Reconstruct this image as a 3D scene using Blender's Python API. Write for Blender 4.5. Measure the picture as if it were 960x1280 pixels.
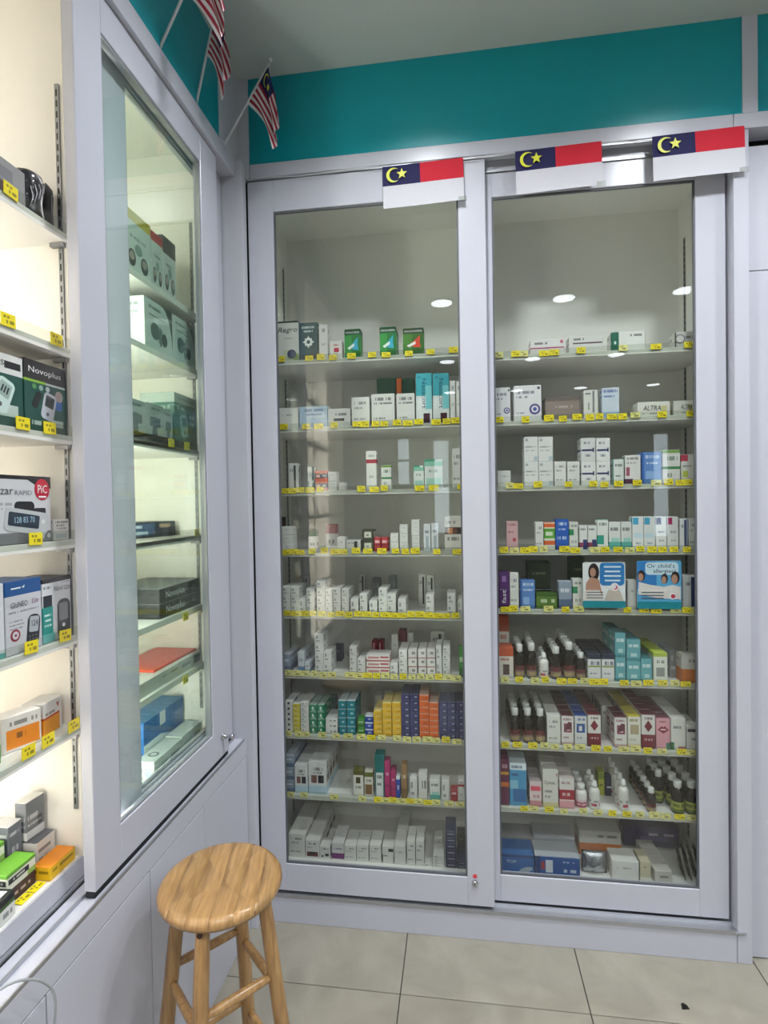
import bpy, bmesh, math, random
from mathutils import Vector, Matrix

for o in list(bpy.data.objects):
    bpy.data.objects.remove(o, do_unlink=True)
scene = bpy.context.scene
COL = scene.collection
R = math.radians
random.seed(7)

# ------------------------------------------------------------------ camera
F, YAW, PITCH, ROLL = 687.45, 0.1371, -0.0178, -0.0168
cam_d = bpy.data.cameras.new('camera')
cam_d.sensor_fit = 'VERTICAL'
cam_d.sensor_height = 36.0
cam_d.sensor_width = 27.0
cam_d.lens = F * 36.0 / 1280.0
cam_d.clip_start = 0.02
cam = bpy.data.objects.new('camera', cam_d)
COL.objects.link(cam)
fw = Vector((-math.sin(YAW) * math.cos(PITCH), math.cos(YAW) * math.cos(PITCH), math.sin(PITCH)))
rt0 = Vector((math.cos(YAW), math.sin(YAW), 0))
up0 = rt0.cross(fw)
c_, s_ = math.cos(ROLL), math.sin(ROLL)
rt = rt0 * c_ + up0 * s_
up = up0 * c_ - rt0 * s_
m = Matrix((rt, up, -fw)).transposed().to_4x4()
m.translation = Vector((0.781, -2.016, 1.612))
cam.matrix_world = m
scene.camera = cam

# ------------------------------------------------------------------ world, exposure
world = bpy.data.worlds.new('world')
scene.world = world
world.use_nodes = True
bg = world.node_tree.nodes['Background']
bg.inputs[0].default_value = (0.80, 0.90, 1.0, 1)
bg.inputs[1].default_value = 5.0
vs = scene.view_settings
vs.view_transform = 'Standard'
vs.look = 'None'
vs.exposure = 0.0
vs.gamma = 1.0
vs.use_curve_mapping = False

# downlight grid of the shop ceiling (positions used by the lamp builder further down)
LAMP_XY = [(x, y) for y in (-0.70, -2.42, -4.3, -6.1) for x in (0.66, 1.62, 2.52, 3.5)]
LAMP_W = 13.5
LED_W = 2.2

# ------------------------------------------------------------------ helpers
def lin(h):
    h = h.lstrip('#')
    v = [int(h[i:i + 2], 16) / 255 for i in (0, 2, 4)]
    return tuple((c / 12.92 if c <= 0.04045 else ((c + 0.055) / 1.055) ** 2.4) for c in v) + (1,)

MATS = {}
def mat(name, col, rough=0.5, metal=0.0, bump=0.0, bscale=60, spec=0.5, vary=0.0, coat=0.0, emit=None, es=0):
    if name in MATS:
        return MATS[name]
    mt = bpy.data.materials.new(name)
    mt.use_nodes = True
    nt = mt.node_tree
    p = nt.nodes['Principled BSDF']
    c = lin(col) if isinstance(col, str) else col
    p.inputs['Base Color'].default_value = c
    p.inputs['Roughness'].default_value = rough
    p.inputs['Metallic'].default_value = metal
    p.inputs['Specular IOR Level'].default_value = spec
    p.inputs['Coat Weight'].default_value = coat
    if emit:
        p.inputs['Emission Color'].default_value = lin(emit)
        p.inputs['Emission Strength'].default_value = es
    if vary or bump:
        tc = nt.nodes.new('ShaderNodeTexCoord')
        nz = nt.nodes.new('ShaderNodeTexNoise')
        nz.inputs['Scale'].default_value = bscale
        nz.inputs['Detail'].default_value = 4
        nt.links.new(tc.outputs['Object'], nz.inputs['Vector'])
        if vary:
            mx = nt.nodes.new('ShaderNodeMix'); mx.data_type = 'RGBA'
            mx.inputs[6].default_value = tuple(v * (1 - vary) for v in c[:3]) + (1,)
            mx.inputs[7].default_value = tuple(min(1, v * (1 + vary)) for v in c[:3]) + (1,)
            nt.links.new(nz.outputs['Fac'], mx.inputs[0])
            nt.links.new(mx.outputs[2], p.inputs['Base Color'])
        if bump:
            b = nt.nodes.new('ShaderNodeBump')
            b.inputs['Strength'].default_value = bump
            b.inputs['Distance'].default_value = 0.002
            nt.links.new(nz.outputs['Fac'], b.inputs['Height'])
            nt.links.new(b.outputs['Normal'], p.inputs['Normal'])
    MATS[name] = mt
    return mt

def glass_mat(name, tint, ior=1.5, rough=0.0, rmul=1.0):
    mt = bpy.data.materials.new(name)
    mt.use_nodes = True
    nt = mt.node_tree
    for n in list(nt.nodes): nt.nodes.remove(n)
    out = nt.nodes.new('ShaderNodeOutputMaterial')
    mx = nt.nodes.new('ShaderNodeMixShader')
    tr = nt.nodes.new('ShaderNodeBsdfTransparent'); tr.inputs[0].default_value = lin(tint)
    gl = nt.nodes.new('ShaderNodeBsdfGlossy'); gl.inputs['Roughness'].default_value = rough
    fr = nt.nodes.new('ShaderNodeFresnel')
    ge = nt.nodes.new('ShaderNodeNewGeometry'); im = nt.nodes.new('ShaderNodeMix')   # same reflectance leaving the pane as entering it
    im.inputs[2].default_value = ior; im.inputs[3].default_value = 1 / ior
    nt.links.new(ge.outputs['Backfacing'], im.inputs[0]); nt.links.new(im.outputs[0], fr.inputs[0])
    mu = nt.nodes.new('ShaderNodeMath'); mu.operation = 'MULTIPLY'; mu.inputs[1].default_value = rmul
    nt.links.new(fr.outputs[0], mu.inputs[0])
    nt.links.new(mu.outputs[0], mx.inputs[0])
    nt.links.new(tr.outputs[0], mx.inputs[1]); nt.links.new(gl.outputs[0], mx.inputs[2])
    nt.links.new(mx.outputs[0], out.inputs[0])
    MATS[name] = mt
    return mt

# ---- node groups for printed cartons: a rectangle mask and a broken text mask
def grp(name, ins):
    g = bpy.data.node_groups.new(name, 'ShaderNodeTree')
    for i, dv in ins:
        s = g.interface.new_socket(i, in_out='INPUT', socket_type='NodeSocketFloat'); s.default_value = dv
    g.interface.new_socket('mask', in_out='OUTPUT', socket_type='NodeSocketFloat')
    gi = g.nodes.new('NodeGroupInput'); go = g.nodes.new('NodeGroupOutput')
    return g, gi, go
def mth(nt, op, a, b=None):
    n = nt.nodes.new('ShaderNodeMath'); n.operation = op
    for i, v in enumerate((a, b)):
        if v is None: continue
        if isinstance(v, (int, float)): n.inputs[i].default_value = v
        else: nt.links.new(v, n.inputs[i])
    return n.outputs[0]
INS = [('u', 0), ('v', 0), ('u0', 0), ('u1', 1), ('v0', 0), ('v1', 1)]
GR, gi, go = grp('rect_mask', INS)
def rect(nt, gi):
    a = mth(nt, 'GREATER_THAN', gi.outputs['u'], gi.outputs['u0'])
    b = mth(nt, 'LESS_THAN', gi.outputs['u'], gi.outputs['u1'])
    c = mth(nt, 'GREATER_THAN', gi.outputs['v'], gi.outputs['v0'])
    d = mth(nt, 'LESS_THAN', gi.outputs['v'], gi.outputs['v1'])
    return mth(nt, 'MULTIPLY', mth(nt, 'MULTIPLY', a, b), mth(nt, 'MULTIPLY', c, d))
GR.links.new(rect(GR, gi), go.inputs[0])
GT, gi, go = grp('text_mask', INS + [('seed', 0)])
rm = rect(GT, gi)
# glyph columns
ul = mth(GT, 'SUBTRACT', gi.outputs['u'], gi.outputs['u0'])
hgt = mth(GT, 'SUBTRACT', gi.outputs['v1'], gi.outputs['v0'])
gl = mth(GT, 'FLOOR', mth(GT, 'DIVIDE', ul, mth(GT, 'MULTIPLY', hgt, 0.45)))
wn = GT.nodes.new('ShaderNodeTexWhiteNoise'); wn.noise_dimensions = '2D'
cb = GT.nodes.new('ShaderNodeCombineXYZ')
GT.links.new(gl, cb.inputs[0]); GT.links.new(gi.outputs['seed'], cb.inputs[1])
GT.links.new(cb.outputs[0], wn.inputs['Vector'])
GT.links.new(mth(GT, 'MULTIPLY', rm, mth(GT, 'GREATER_THAN', wn.outputs['Value'], 0.28)), go.inputs[0])

def print_mat(name, base, panels=(), ink='#3a3a40', lines=(), top=None, rough=0.42):
    """cardboard printed with flat panels (hex,u0,u1,v0,v1) and broken text lines (u0,u1,v0,v1[,hex])"""
    if name in MATS: return MATS[name]
    mt = bpy.data.materials.new(name); mt.use_nodes = True
    nt = mt.node_tree; p = nt.nodes['Principled BSDF']
    p.inputs['Roughness'].default_value = rough
    tc = nt.nodes.new('ShaderNodeTexCoord')
    sg = nt.nodes.new('ShaderNodeSeparateXYZ'); nt.links.new(tc.outputs['Generated'], sg.inputs[0])
    sn = nt.nodes.new('ShaderNodeSeparateXYZ'); nt.links.new(tc.outputs['Normal'], sn.inputs[0])
    ax = mth(nt, 'GREATER_THAN', mth(nt, 'ABSOLUTE', sn.outputs[0]), 0.7)
    az = mth(nt, 'GREATER_THAN', mth(nt, 'ABSOLUTE', sn.outputs[2]), 0.7)
    um = nt.nodes.new('ShaderNodeMix')
    nt.links.new(ax, um.inputs[0]); nt.links.new(sg.outputs[0], um.inputs[2]); nt.links.new(sg.outputs[1], um.inputs[3])
    u = um.outputs[0]; v = sg.outputs[2]
    side = mth(nt, 'SUBTRACT', 1.0, az)
    oi = nt.nodes.new('ShaderNodeObjectInfo')
    cur = None
    bc = lin(base)
    def over(cur, fac, col):
        mx = nt.nodes.new('ShaderNodeMix'); mx.data_type = 'RGBA'
        nt.links.new(fac, mx.inputs[0])
        if cur is None: mx.inputs[6].default_value = bc
        else: nt.links.new(cur, mx.inputs[6])
        mx.inputs[7].default_value = lin(col)
        return mx.outputs[2]
    def g(group, vals, seed=None):
        n = nt.nodes.new('ShaderNodeGroup'); n.node_tree = group
        nt.links.new(u, n.inputs['u']); nt.links.new(v, n.inputs['v'])
        for k, x in zip(('u0', 'u1', 'v0', 'v1'), vals): n.inputs[k].default_value = x
        if seed is not None: n.inputs['seed'].default_value = seed
        return mth(nt, 'MULTIPLY', n.outputs[0], side)
    for q in panels:
        cur = over(cur, g(GR, q[1:5]), q[0])
    for i, q in enumerate(lines):
        cur = over(cur, mth(nt, 'MULTIPLY', g(GT, q[:4], i * 3.7 + len(name)), 0.72), q[4] if len(q) > 4 else ink)
    if top: cur = over(cur, az, top)
    # slight wear and shade difference from box to box
    nz = nt.nodes.new('ShaderNodeTexNoise'); nz.inputs['Scale'].default_value = 25
    nt.links.new(tc.outputs['Object'], nz.inputs['Vector'])
    hs = nt.nodes.new('ShaderNodeHueSaturation')
    val = mth(nt, 'ADD', mth(nt, 'MULTIPLY', oi.outputs['Random'], 0.10), mth(nt, 'MULTIPLY', nz.outputs['Fac'], 0.06))
    nt.links.new(mth(nt, 'ADD', val, 0.88), hs.inputs['Value'])
    if cur is None: hs.inputs['Color'].default_value = bc
    else: nt.links.new(cur, hs.inputs['Color'])
    nt.links.new(hs.outputs[0], p.inputs['Base Color'])
    MATS[name] = mt
    return mt

# ---- mesh helpers
def bm_box(bm, x0, x1, y0, y1, z0, z1, bev=0.0, mi=0):
    vs_ = [bm.verts.new((x, y, z)) for z in (z0, z1) for y in (y0, y1) for x in (x0, x1)]
    fs = [bm.faces.new([vs_[i] for i in q]) for q in ((0, 2, 3, 1), (4, 5, 7, 6), (0, 1, 5, 4), (2, 6, 7, 3), (0, 4, 6, 2), (1, 3, 7, 5))]
    for f in fs: f.material_index = mi
    if bev:
        es = list({e for f in fs for e in f.edges})
        bmesh.ops.bevel(bm, geom=es, offset=bev, segments=1, affect='EDGES', profile=0.5)
    return fs
def bm_tube(bm, pts, r, seg=10, cap=True, taper=None):
    rings = []
    n = len(pts)
    for i, p in enumerate(pts):
        p = Vector(p)
        t = (Vector(pts[min(i + 1, n - 1)]) - Vector(pts[max(i - 1, 0)])).normalized()
        a = Vector((0, 0, 1)) if abs(t.z) < 0.9 else Vector((1, 0, 0))
        e1 = t.cross(a).normalized(); e2 = t.cross(e1)
        rr = taper[i] if taper else r
        rings.append([bm.verts.new(p + (e1 * math.cos(k * math.tau / seg) + e2 * math.sin(k * math.tau / seg)) * rr) for k in range(seg)])
    for a, b in zip(rings, rings[1:]):
        for k in range(seg):
            f = bm.faces.new((a[k], a[(k + 1) % seg], b[(k + 1) % seg], b[k])); f.smooth = True
    if cap:
        bm.faces.new(rings[0]); bm.faces.new(list(reversed(rings[-1])))
def bm_lathe(bm, prof, seg=20, c=(0, 0)):
    rings = [[bm.verts.new((c[0] + r * math.cos(k * math.tau / seg), c[1] + r * math.sin(k * math.tau / seg), z)) for k in range(seg)] for r, z in prof]
    for a, b in zip(rings, rings[1:]):
        for k in range(seg):
            f = bm.faces.new((a[k], a[(k + 1) % seg], b[(k + 1) % seg], b[k])); f.smooth = True
    bm.faces.new(list(reversed(rings[0]))); bm.faces.new(rings[-1])
def mesh_of(bm, name, *ms):
    bmesh.ops.recalc_face_normals(bm, faces=bm.faces)
    me = bpy.data.meshes.new(name); bm.to_mesh(me); bm.free()
    for q in ms: me.materials.append(q)
    return me
def obj(name, data, parent=None, loc=None, rot=None):
    o = bpy.data.objects.new(name, data); COL.objects.link(o)
    if parent: o.parent = parent
    if loc: o.location = loc
    if rot: o.rotation_euler = rot
    return o
def boxobj(name, dims, m_, parent=None, bev=0.0):
    bm = bmesh.new(); bm_box(bm, *dims, bev=bev)
    return obj(name, mesh_of(bm, name, m_), parent)
def tag(o, label=None, cat=None, group=None, kind=None):
    if label: o['label'] = label
    if cat: o['category'] = cat
    if group: o['group'] = group
    if kind: o['kind'] = kind
    return o
def empty(name, loc=(0, 0, 0), rotz=0):
    o = obj(name, None, None, loc, (0, 0, rotz)); o.empty_display_size = 0.05
    return o
def poly(name, pts, m_, parent, y=-0.0006, th=0.0005):
    """flat printed shape, outline in local (x,z), lying on a front face at local y"""
    bm = bmesh.new()
    a = [bm.verts.new((p[0], y, p[1])) for p in pts]
    b = [bm.verts.new((p[0], y + th, p[1])) for p in pts]
    bm.faces.new(a); bm.faces.new(list(reversed(b)))
    for i in range(len(a)):
        j = (i + 1) % len(a); bm.faces.new((a[i], b[i], b[j], a[j]))
    return obj(name, mesh_of(bm, name, m_), parent)
def rrect(cx, cz, w, h, r, n=4, rot=0.0):
    r = min(r, w / 2 - 1e-5, h / 2 - 1e-5)
    out = []
    for sx, sz, a0 in ((1, 1, 0), (-1, 1, 90), (-1, -1, 180), (1, -1, 270)):
        for k in range(n + 1):
            a = R(a0 + 90 * k / n)
            x, z = sx * (w / 2 - r) + r * math.cos(a), sz * (h / 2 - r) + r * math.sin(a)
            out.append((cx + x * math.cos(rot) - z * math.sin(rot), cz + x * math.sin(rot) + z * math.cos(rot)))
    return out
def ell(cx, cz, a, b, n=16, rot=0.0):
    return [(cx + a * math.cos(t) * math.cos(rot) - b * math.sin(t) * math.sin(rot), cz + a * math.cos(t) * math.sin(rot) + b * math.sin(t) * math.cos(rot)) for t in (k * math.tau / n for k in range(n))]
TXT = {}
def text(parent, s, x, z, h, m_, width=None, y=-0.0009, vert=False, align='CENTER', shear=0.0, name='lettering'):
    """flat lettering on a front face; (x,z) centre, h = cap height in metres"""
    key = (s, align, shear)
    if key not in TXT:
        cu = bpy.data.curves.new('lettering', 'FONT'); cu.body = s; cu.align_x = align; cu.align_y = 'CENTER'
        cu.resolution_u = 2; cu.shear = shear
        t = bpy.data.objects.new('tmp', cu); COL.objects.link(t)
        dg = bpy.context.evaluated_depsgraph_get(); dg.update()
        TXT[key] = bpy.data.meshes.new_from_object(t.evaluated_get(dg))
        bpy.data.objects.remove(t)
    me = TXT[key].copy(); me.materials.clear(); me.materials.append(m_)
    xs = [v.co.x for v in me.vertices] or [0, 1]
    k = h / 0.72
    kx = k if width is None else width / (max(xs) - min(xs))
    for v in me.vertices: v.co.x *= kx; v.co.y *= k
    o = obj(name, me, parent, (x, y, z), (R(90), R(-90) if vert == 'down' else (R(90) if vert else 0), 0))
    if vert:
        o.rotation_euler = (Matrix.Rotation(R(90 if vert == 'down' else -90), 3, 'Y') @ Matrix.Rotation(R(90), 3, 'X')).to_euler()
    return o
def ink(hexc):
    return mat('ink_' + hexc.strip('#'), hexc, 0.45)

# ------------------------------------------------------------------ goods tables in metres: (x0,x1,front y,height,depth,stack,rows,design)
GOODS = {
 ('L', 0): [
  (0.068,0.160,0.103,0.1574,0.060,1,1,'regro'),
  (0.162,0.237,0.103,0.1470,0.060,1,1,'darkteal'),
  (0.242,0.277,0.103,0.1358,0.040,1,1,'whiteslim'),
  (0.284,0.334,0.103,0.0696,0.040,1,1,'redsquare'),
  (0.344,0.408,0.103,0.1111,0.050,1,1,'nicoteal'),
  (0.483,0.547,0.103,0.1112,0.045,1,2,'nicoteal'),
  (0.573,0.653,0.103,0.1012,0.050,1,1,'nicored'),
 ],
 ('L', 1): [
  (0.070,0.152,0.103,0.0804,0.080,1,1,'plain'),
  (0.156,0.271,0.103,0.0823,0.080,1,1,'paleblue'),
  (0.273,0.362,0.103,0.0697,0.080,1,1,'blackband'),
  (0.367,0.439,0.103,0.1109,0.050,1,1,'lines'),
  (0.446,0.537,0.103,0.1197,0.050,1,1,'linesbold'),
  (0.544,0.615,0.103,0.1175,0.050,1,1,'linesbold'),
  (0.455,0.533,0.193,0.1995,0.030,1,1,'greencard'),
  (0.535,0.556,0.193,0.1971,0.030,1,1,'orangecard'),
  (0.558,0.608,0.193,0.1954,0.030,1,1,'greencard'),
  (0.620,0.682,0.103,0.1914,0.050,1,1,'tealspray'),
  (0.685,0.747,0.103,0.1882,0.050,1,1,'tealspray'),
  (0.750,0.770,0.103,0.1573,0.040,1,1,'whiteslim'),
  (0.773,0.791,0.103,0.1563,0.040,1,1,'whiteslim'),
 ],
 ('L', 2): [
  (0.108,0.146,0.103,0.1103,0.040,1,1,'darkstripe'),
  (0.185,0.214,0.103,0.0955,0.040,1,1,'tealwhite'),
  (0.215,0.266,0.103,0.0387,0.070,2,1,'orangenavy'),
  (0.268,0.303,0.103,0.0369,0.040,2,1,'plain'),
  (0.311,0.335,0.103,0.0304,0.040,1,1,'plain'),
  (0.421,0.462,0.103,0.1501,0.040,1,1,'redband'),
  (0.480,0.519,0.103,0.0938,0.040,1,1,'greenband'),
  (0.606,0.646,0.103,0.0889,0.040,1,1,'minttop'),
  (0.648,0.719,0.103,0.1115,0.060,1,1,'minttop'),
  (0.755,0.791,0.103,0.1511,0.040,1,1,'lines'),
 ],
 ('L', 3): [
  (0.069,0.117,0.103,0.0334,0.070,3,1,'plain'),
  (0.033,0.049,0.213,0.1366,0.030,1,1,'browncard'),
  (0.183,0.216,0.103,0.0819,0.040,1,1,'greentop'),
  (0.253,0.299,0.103,0.1085,0.040,1,1,'darkredtop'),
  (0.300,0.333,0.103,0.0577,0.040,1,1,'plain'),
  (0.336,0.394,0.103,0.0446,0.050,1,1,'darkstripe'),
  (0.400,0.446,0.103,0.0433,0.060,2,1,'oliveframe'),
  (0.447,0.474,0.103,0.0540,0.050,1,1,'redbox'),
  (0.476,0.503,0.103,0.0538,0.050,1,1,'redbox'),
  (0.512,0.543,0.103,0.0352,0.040,2,1,'plain'),
  (0.548,0.580,0.103,0.0345,0.040,3,1,'plain'),
  (0.595,0.626,0.103,0.0304,0.040,4,1,'plain'),
  (0.641,0.668,0.103,0.1051,0.040,1,1,'sachet'),
  (0.671,0.699,0.103,0.1081,0.040,1,1,'sachet'),
  (0.722,0.790,0.103,0.1347,0.080,1,1,'photobrown'),
 ],
 ('L', 4): [
  (0.071,0.105,0.103,0.0357,0.110,3,1,'mini'),
  (0.107,0.140,0.103,0.0357,0.110,3,1,'mini'),
  (0.141,0.168,0.103,0.0615,0.110,1,1,'mini'),
  (0.171,0.202,0.103,0.0329,0.110,3,1,'mini'),
  (0.212,0.247,0.103,0.0323,0.110,4,1,'mini'),
  (0.249,0.277,0.103,0.0322,0.110,3,1,'mini'),
  (0.280,0.310,0.103,0.0343,0.110,3,1,'mini'),
  (0.314,0.343,0.103,0.0332,0.110,3,1,'mini'),
  (0.349,0.381,0.103,0.0604,0.110,1,1,'mini'),
  (0.386,0.416,0.103,0.0401,0.110,2,1,'mini'),
  (0.424,0.456,0.103,0.0550,0.110,1,1,'mini'),
  (0.461,0.495,0.103,0.0340,0.110,3,1,'mini'),
  (0.496,0.529,0.103,0.0405,0.110,2,1,'mini'),
  (0.537,0.569,0.103,0.0601,0.110,1,1,'mini'),
  (0.646,0.678,0.103,0.0397,0.110,2,1,'mini'),
  (0.728,0.761,0.103,0.0412,0.110,2,1,'mini'),
  (0.769,0.788,0.103,0.0618,0.110,1,1,'mini'),
  (0.100,0.122,0.303,0.1206,0.040,1,1,'darkstripe'),
  (0.346,0.372,0.303,0.1323,0.040,1,1,'darkstripe'),
  (0.406,0.440,0.303,0.1138,0.040,1,1,'grey'),
  (0.476,0.509,0.303,0.1232,0.040,1,1,'grey'),
  (0.607,0.637,0.253,0.1374,0.040,1,1,'darkstripe'),
  (0.641,0.672,0.253,0.1329,0.040,1,1,'darkstripe'),
 ],
 ('L', 5): [
  (0.068,0.099,0.103,0.0734,0.140,1,1,'greyblue'),
  (0.131,0.156,0.103,0.0834,0.140,1,1,'bluestripe'),
  (0.158,0.179,0.103,0.0448,0.140,1,1,'bluestripe'),
  (0.201,0.236,0.103,0.0396,0.090,4,1,'mini'),
  (0.237,0.268,0.103,0.0450,0.090,2,1,'mini'),
  (0.239,0.273,0.273,0.0670,0.050,1,1,'darkbox'),
  (0.341,0.370,0.103,0.0364,0.100,3,1,'mini'),
  (0.372,0.405,0.103,0.0314,0.100,2,1,'mini'),
  (0.408,0.501,0.103,0.0262,0.080,3,1,'redband2'),
  (0.410,0.431,0.233,0.1015,0.050,1,1,'darkred'),
  (0.435,0.458,0.233,0.1020,0.050,1,1,'darkred'),
  (0.503,0.533,0.103,0.0487,0.080,1,1,'mini'),
  (0.490,0.518,0.253,0.1243,0.020,1,1,'plain'),
  (0.518,0.550,0.273,0.1364,0.050,1,1,'darkredtop'),
  (0.559,0.581,0.273,0.1278,0.050,1,1,'plain'),
  (0.537,0.570,0.103,0.0335,0.120,3,1,'mini'),
  (0.574,0.608,0.103,0.0337,0.120,3,1,'minired'),
  (0.612,0.644,0.103,0.0340,0.120,3,1,'minired'),
  (0.646,0.679,0.103,0.0342,0.120,3,1,'minired'),
  (0.682,0.704,0.103,0.0600,0.100,2,1,'mini'),
  (0.708,0.736,0.103,0.0291,0.100,4,1,'mini'),
  (0.652,0.709,0.303,0.1270,0.050,1,1,'darkstripe'),
  (0.769,0.787,0.103,0.1174,0.040,1,1,'greenbox'),
 ],
 ('L', 6): [
  (0.074,0.104,0.103,0.0212,0.120,6,1,'minidot'),
  (0.106,0.135,0.103,0.0196,0.120,6,1,'yellowflat'),
  (0.138,0.171,0.103,0.0208,0.120,6,1,'mini'),
  (0.174,0.204,0.103,0.0289,0.120,4,1,'greencode'),
  (0.207,0.236,0.103,0.0291,0.120,4,1,'greencode'),
  (0.207,0.245,0.243,0.0945,0.060,1,1,'darkgreen'),
  (0.239,0.288,0.103,0.0211,0.100,3,1,'whitebold'),
  (0.292,0.324,0.103,0.0340,0.120,4,1,'tealbox'),
  (0.326,0.361,0.103,0.0343,0.120,4,1,'tealbox'),
  (0.368,0.397,0.103,0.0339,0.040,2,1,'greenbox'),
  (0.399,0.431,0.103,0.0265,0.040,3,1,'bluebox'),
  (0.433,0.467,0.103,0.0201,0.120,5,1,'yellowbox'),
  (0.469,0.505,0.103,0.0222,0.120,6,1,'yellowbox'),
  (0.507,0.542,0.103,0.0224,0.120,6,1,'yellowbox'),
  (0.544,0.577,0.103,0.0242,0.120,7,1,'navybox'),
  (0.579,0.612,0.103,0.0244,0.120,7,1,'navybox'),
  (0.614,0.651,0.103,0.0240,0.120,7,1,'orangebox'),
  (0.652,0.688,0.103,0.0232,0.120,6,1,'orangebox'),
  (0.691,0.722,0.103,0.0239,0.120,6,1,'navybox'),
  (0.723,0.755,0.103,0.0240,0.120,6,1,'navybox'),
  (0.757,0.785,0.103,0.0242,0.120,6,1,'navybox'),
  (0.413,0.445,0.263,0.1031,0.060,1,1,'plain'),
  (0.450,0.487,0.263,0.1089,0.060,1,1,'plain'),
 ],
 ('L', 7): [
  (0.070,0.105,0.103,0.0502,0.200,3,1,'greyblue'),
  (0.108,0.162,0.103,0.1152,0.050,1,4,'photocare'),
  (0.165,0.239,0.103,0.1298,0.050,1,4,'photocare'),
  (0.347,0.388,0.103,0.1033,0.040,1,1,'olivewhite'),
  (0.392,0.427,0.103,0.0994,0.040,1,1,'brownwhite'),
  (0.435,0.472,0.103,0.1703,0.050,1,1,'tealtall'),
  (0.473,0.495,0.103,0.1478,0.040,1,1,'magenta'),
  (0.497,0.517,0.103,0.1146,0.040,1,1,'magenta'),
  (0.518,0.534,0.103,0.0882,0.040,1,1,'bluebox'),
  (0.539,0.561,0.103,0.1356,0.040,1,1,'tan'),
  (0.572,0.601,0.103,0.0871,0.040,1,1,'mini'),
  (0.606,0.640,0.103,0.1060,0.040,1,1,'whitebold'),
  (0.650,0.690,0.103,0.0830,0.040,1,1,'tealfoot'),
  (0.696,0.726,0.103,0.0826,0.040,1,1,'mini'),
  (0.731,0.757,0.103,0.0463,0.040,1,1,'redbox'),
  (0.759,0.783,0.103,0.0883,0.040,1,1,'redband'),
 ],
 ('L', 8): [
  (0.077,0.145,0.103,0.0928,0.055,1,5,'lines'),
  (0.147,0.205,0.103,0.0718,0.055,1,5,'footred'),
  (0.206,0.249,0.103,0.0501,0.060,1,1,'blackdots'),
  (0.255,0.304,0.103,0.0688,0.060,1,2,'footpurple'),
  (0.306,0.354,0.103,0.0602,0.050,1,2,'lines'),
  (0.356,0.404,0.103,0.0657,0.050,1,2,'lines'),
  (0.407,0.454,0.103,0.0692,0.050,1,2,'lines'),
  (0.458,0.504,0.103,0.0677,0.050,1,1,'blackcorner'),
  (0.506,0.552,0.103,0.0740,0.050,1,5,'plain'),
  (0.556,0.589,0.103,0.0958,0.050,1,2,'lines'),
  (0.591,0.624,0.103,0.0983,0.050,1,2,'lines'),
  (0.625,0.654,0.103,0.0049,0.040,2,1,'mini'),
  (0.658,0.701,0.103,0.0111,0.080,4,1,'mini'),
  (0.657,0.694,0.213,0.0482,0.050,1,1,'plain'),
  (0.707,0.748,0.103,0.0239,0.100,6,1,'navyline'),
  (0.749,0.785,0.103,0.0145,0.100,2,1,'navyline'),
  (0.749,0.785,0.223,0.0637,0.050,1,1,'darkbox'),
 ],
 ('R', 0): [
  (1.050,1.173,0.103,0.0560,0.060,1,1,'pinkline'),
  (1.189,1.308,0.103,0.0611,0.060,1,1,'darkline'),
  (1.339,1.457,0.103,0.0685,0.060,1,1,'greenleft'),
  (1.558,1.625,0.103,0.0555,0.060,1,1,'circles'),
 ],
 ('R', 1): [
  (0.917,0.975,0.103,0.1268,0.060,1,1,'purplering'),
  (0.987,1.088,0.103,0.1314,0.060,1,1,'purplering'),
  (1.102,1.226,0.103,0.0851,0.080,1,1,'browntint'),
  (1.239,1.290,0.103,0.1040,0.040,1,1,'darkdots'),
  (1.304,1.365,0.103,0.1094,0.040,1,1,'blueleaf'),
  (1.428,1.540,0.103,0.0521,0.060,1,1,'altra'),
  (1.552,1.623,0.103,0.0520,0.060,1,1,'altra'),
 ],
 ('R', 2): [
  (0.924,0.973,0.103,0.0599,0.040,1,1,'plain'),
  (1.022,1.074,0.103,0.0920,0.060,2,1,'hairline'),
  (1.075,1.128,0.103,0.0911,0.060,2,1,'hairline'),
  (1.132,1.174,0.103,0.0896,0.050,1,1,'lines'),
  (1.178,1.223,0.103,0.0883,0.050,1,1,'lines'),
  (1.228,1.280,0.103,0.0864,0.070,2,1,'tearbar'),
  (1.282,1.331,0.103,0.0856,0.070,2,1,'tearbar'),
  (1.339,1.379,0.103,0.0926,0.040,1,1,'tealedge'),
  (1.382,1.437,0.103,0.1057,0.040,1,1,'purplefoot'),
  (1.440,1.509,0.103,0.1149,0.050,1,1,'blueleafdark'),
  (1.513,1.573,0.103,0.1213,0.050,1,1,'greenband'),
  (1.576,1.622,0.103,0.1029,0.050,1,1,'redtop'),
 ],
 ('R', 3): [
  (0.954,0.997,0.103,0.1085,0.040,1,1,'pink'),
  (1.061,1.090,0.103,0.1047,0.040,1,1,'lines'),
  (1.092,1.132,0.103,0.1025,0.040,1,1,'greenorange'),
  (1.134,1.181,0.103,0.1142,0.040,1,1,'bluelines'),
  (1.183,1.215,0.103,0.1032,0.040,1,1,'greenside'),
  (1.219,1.248,0.103,0.0899,0.040,1,1,'navyfoot'),
  (1.250,1.281,0.103,0.0895,0.040,1,1,'navyfoot'),
  (1.283,1.322,0.103,0.1106,0.040,1,1,'tealcorner'),
  (1.324,1.365,0.103,0.1015,0.040,1,1,'tealfoot'),
  (1.367,1.404,0.103,0.1011,0.040,1,1,'tealfoot'),
  (1.406,1.445,0.103,0.1202,0.040,1,1,'cyansq'),
  (1.446,1.485,0.103,0.1197,0.040,1,1,'cyansq'),
  (1.487,1.525,0.103,0.1192,0.040,1,1,'navysq'),
  (1.527,1.565,0.103,0.1187,0.040,1,1,'magentasq'),
  (1.569,1.597,0.103,0.1114,0.040,1,1,'navycurve'),
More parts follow.
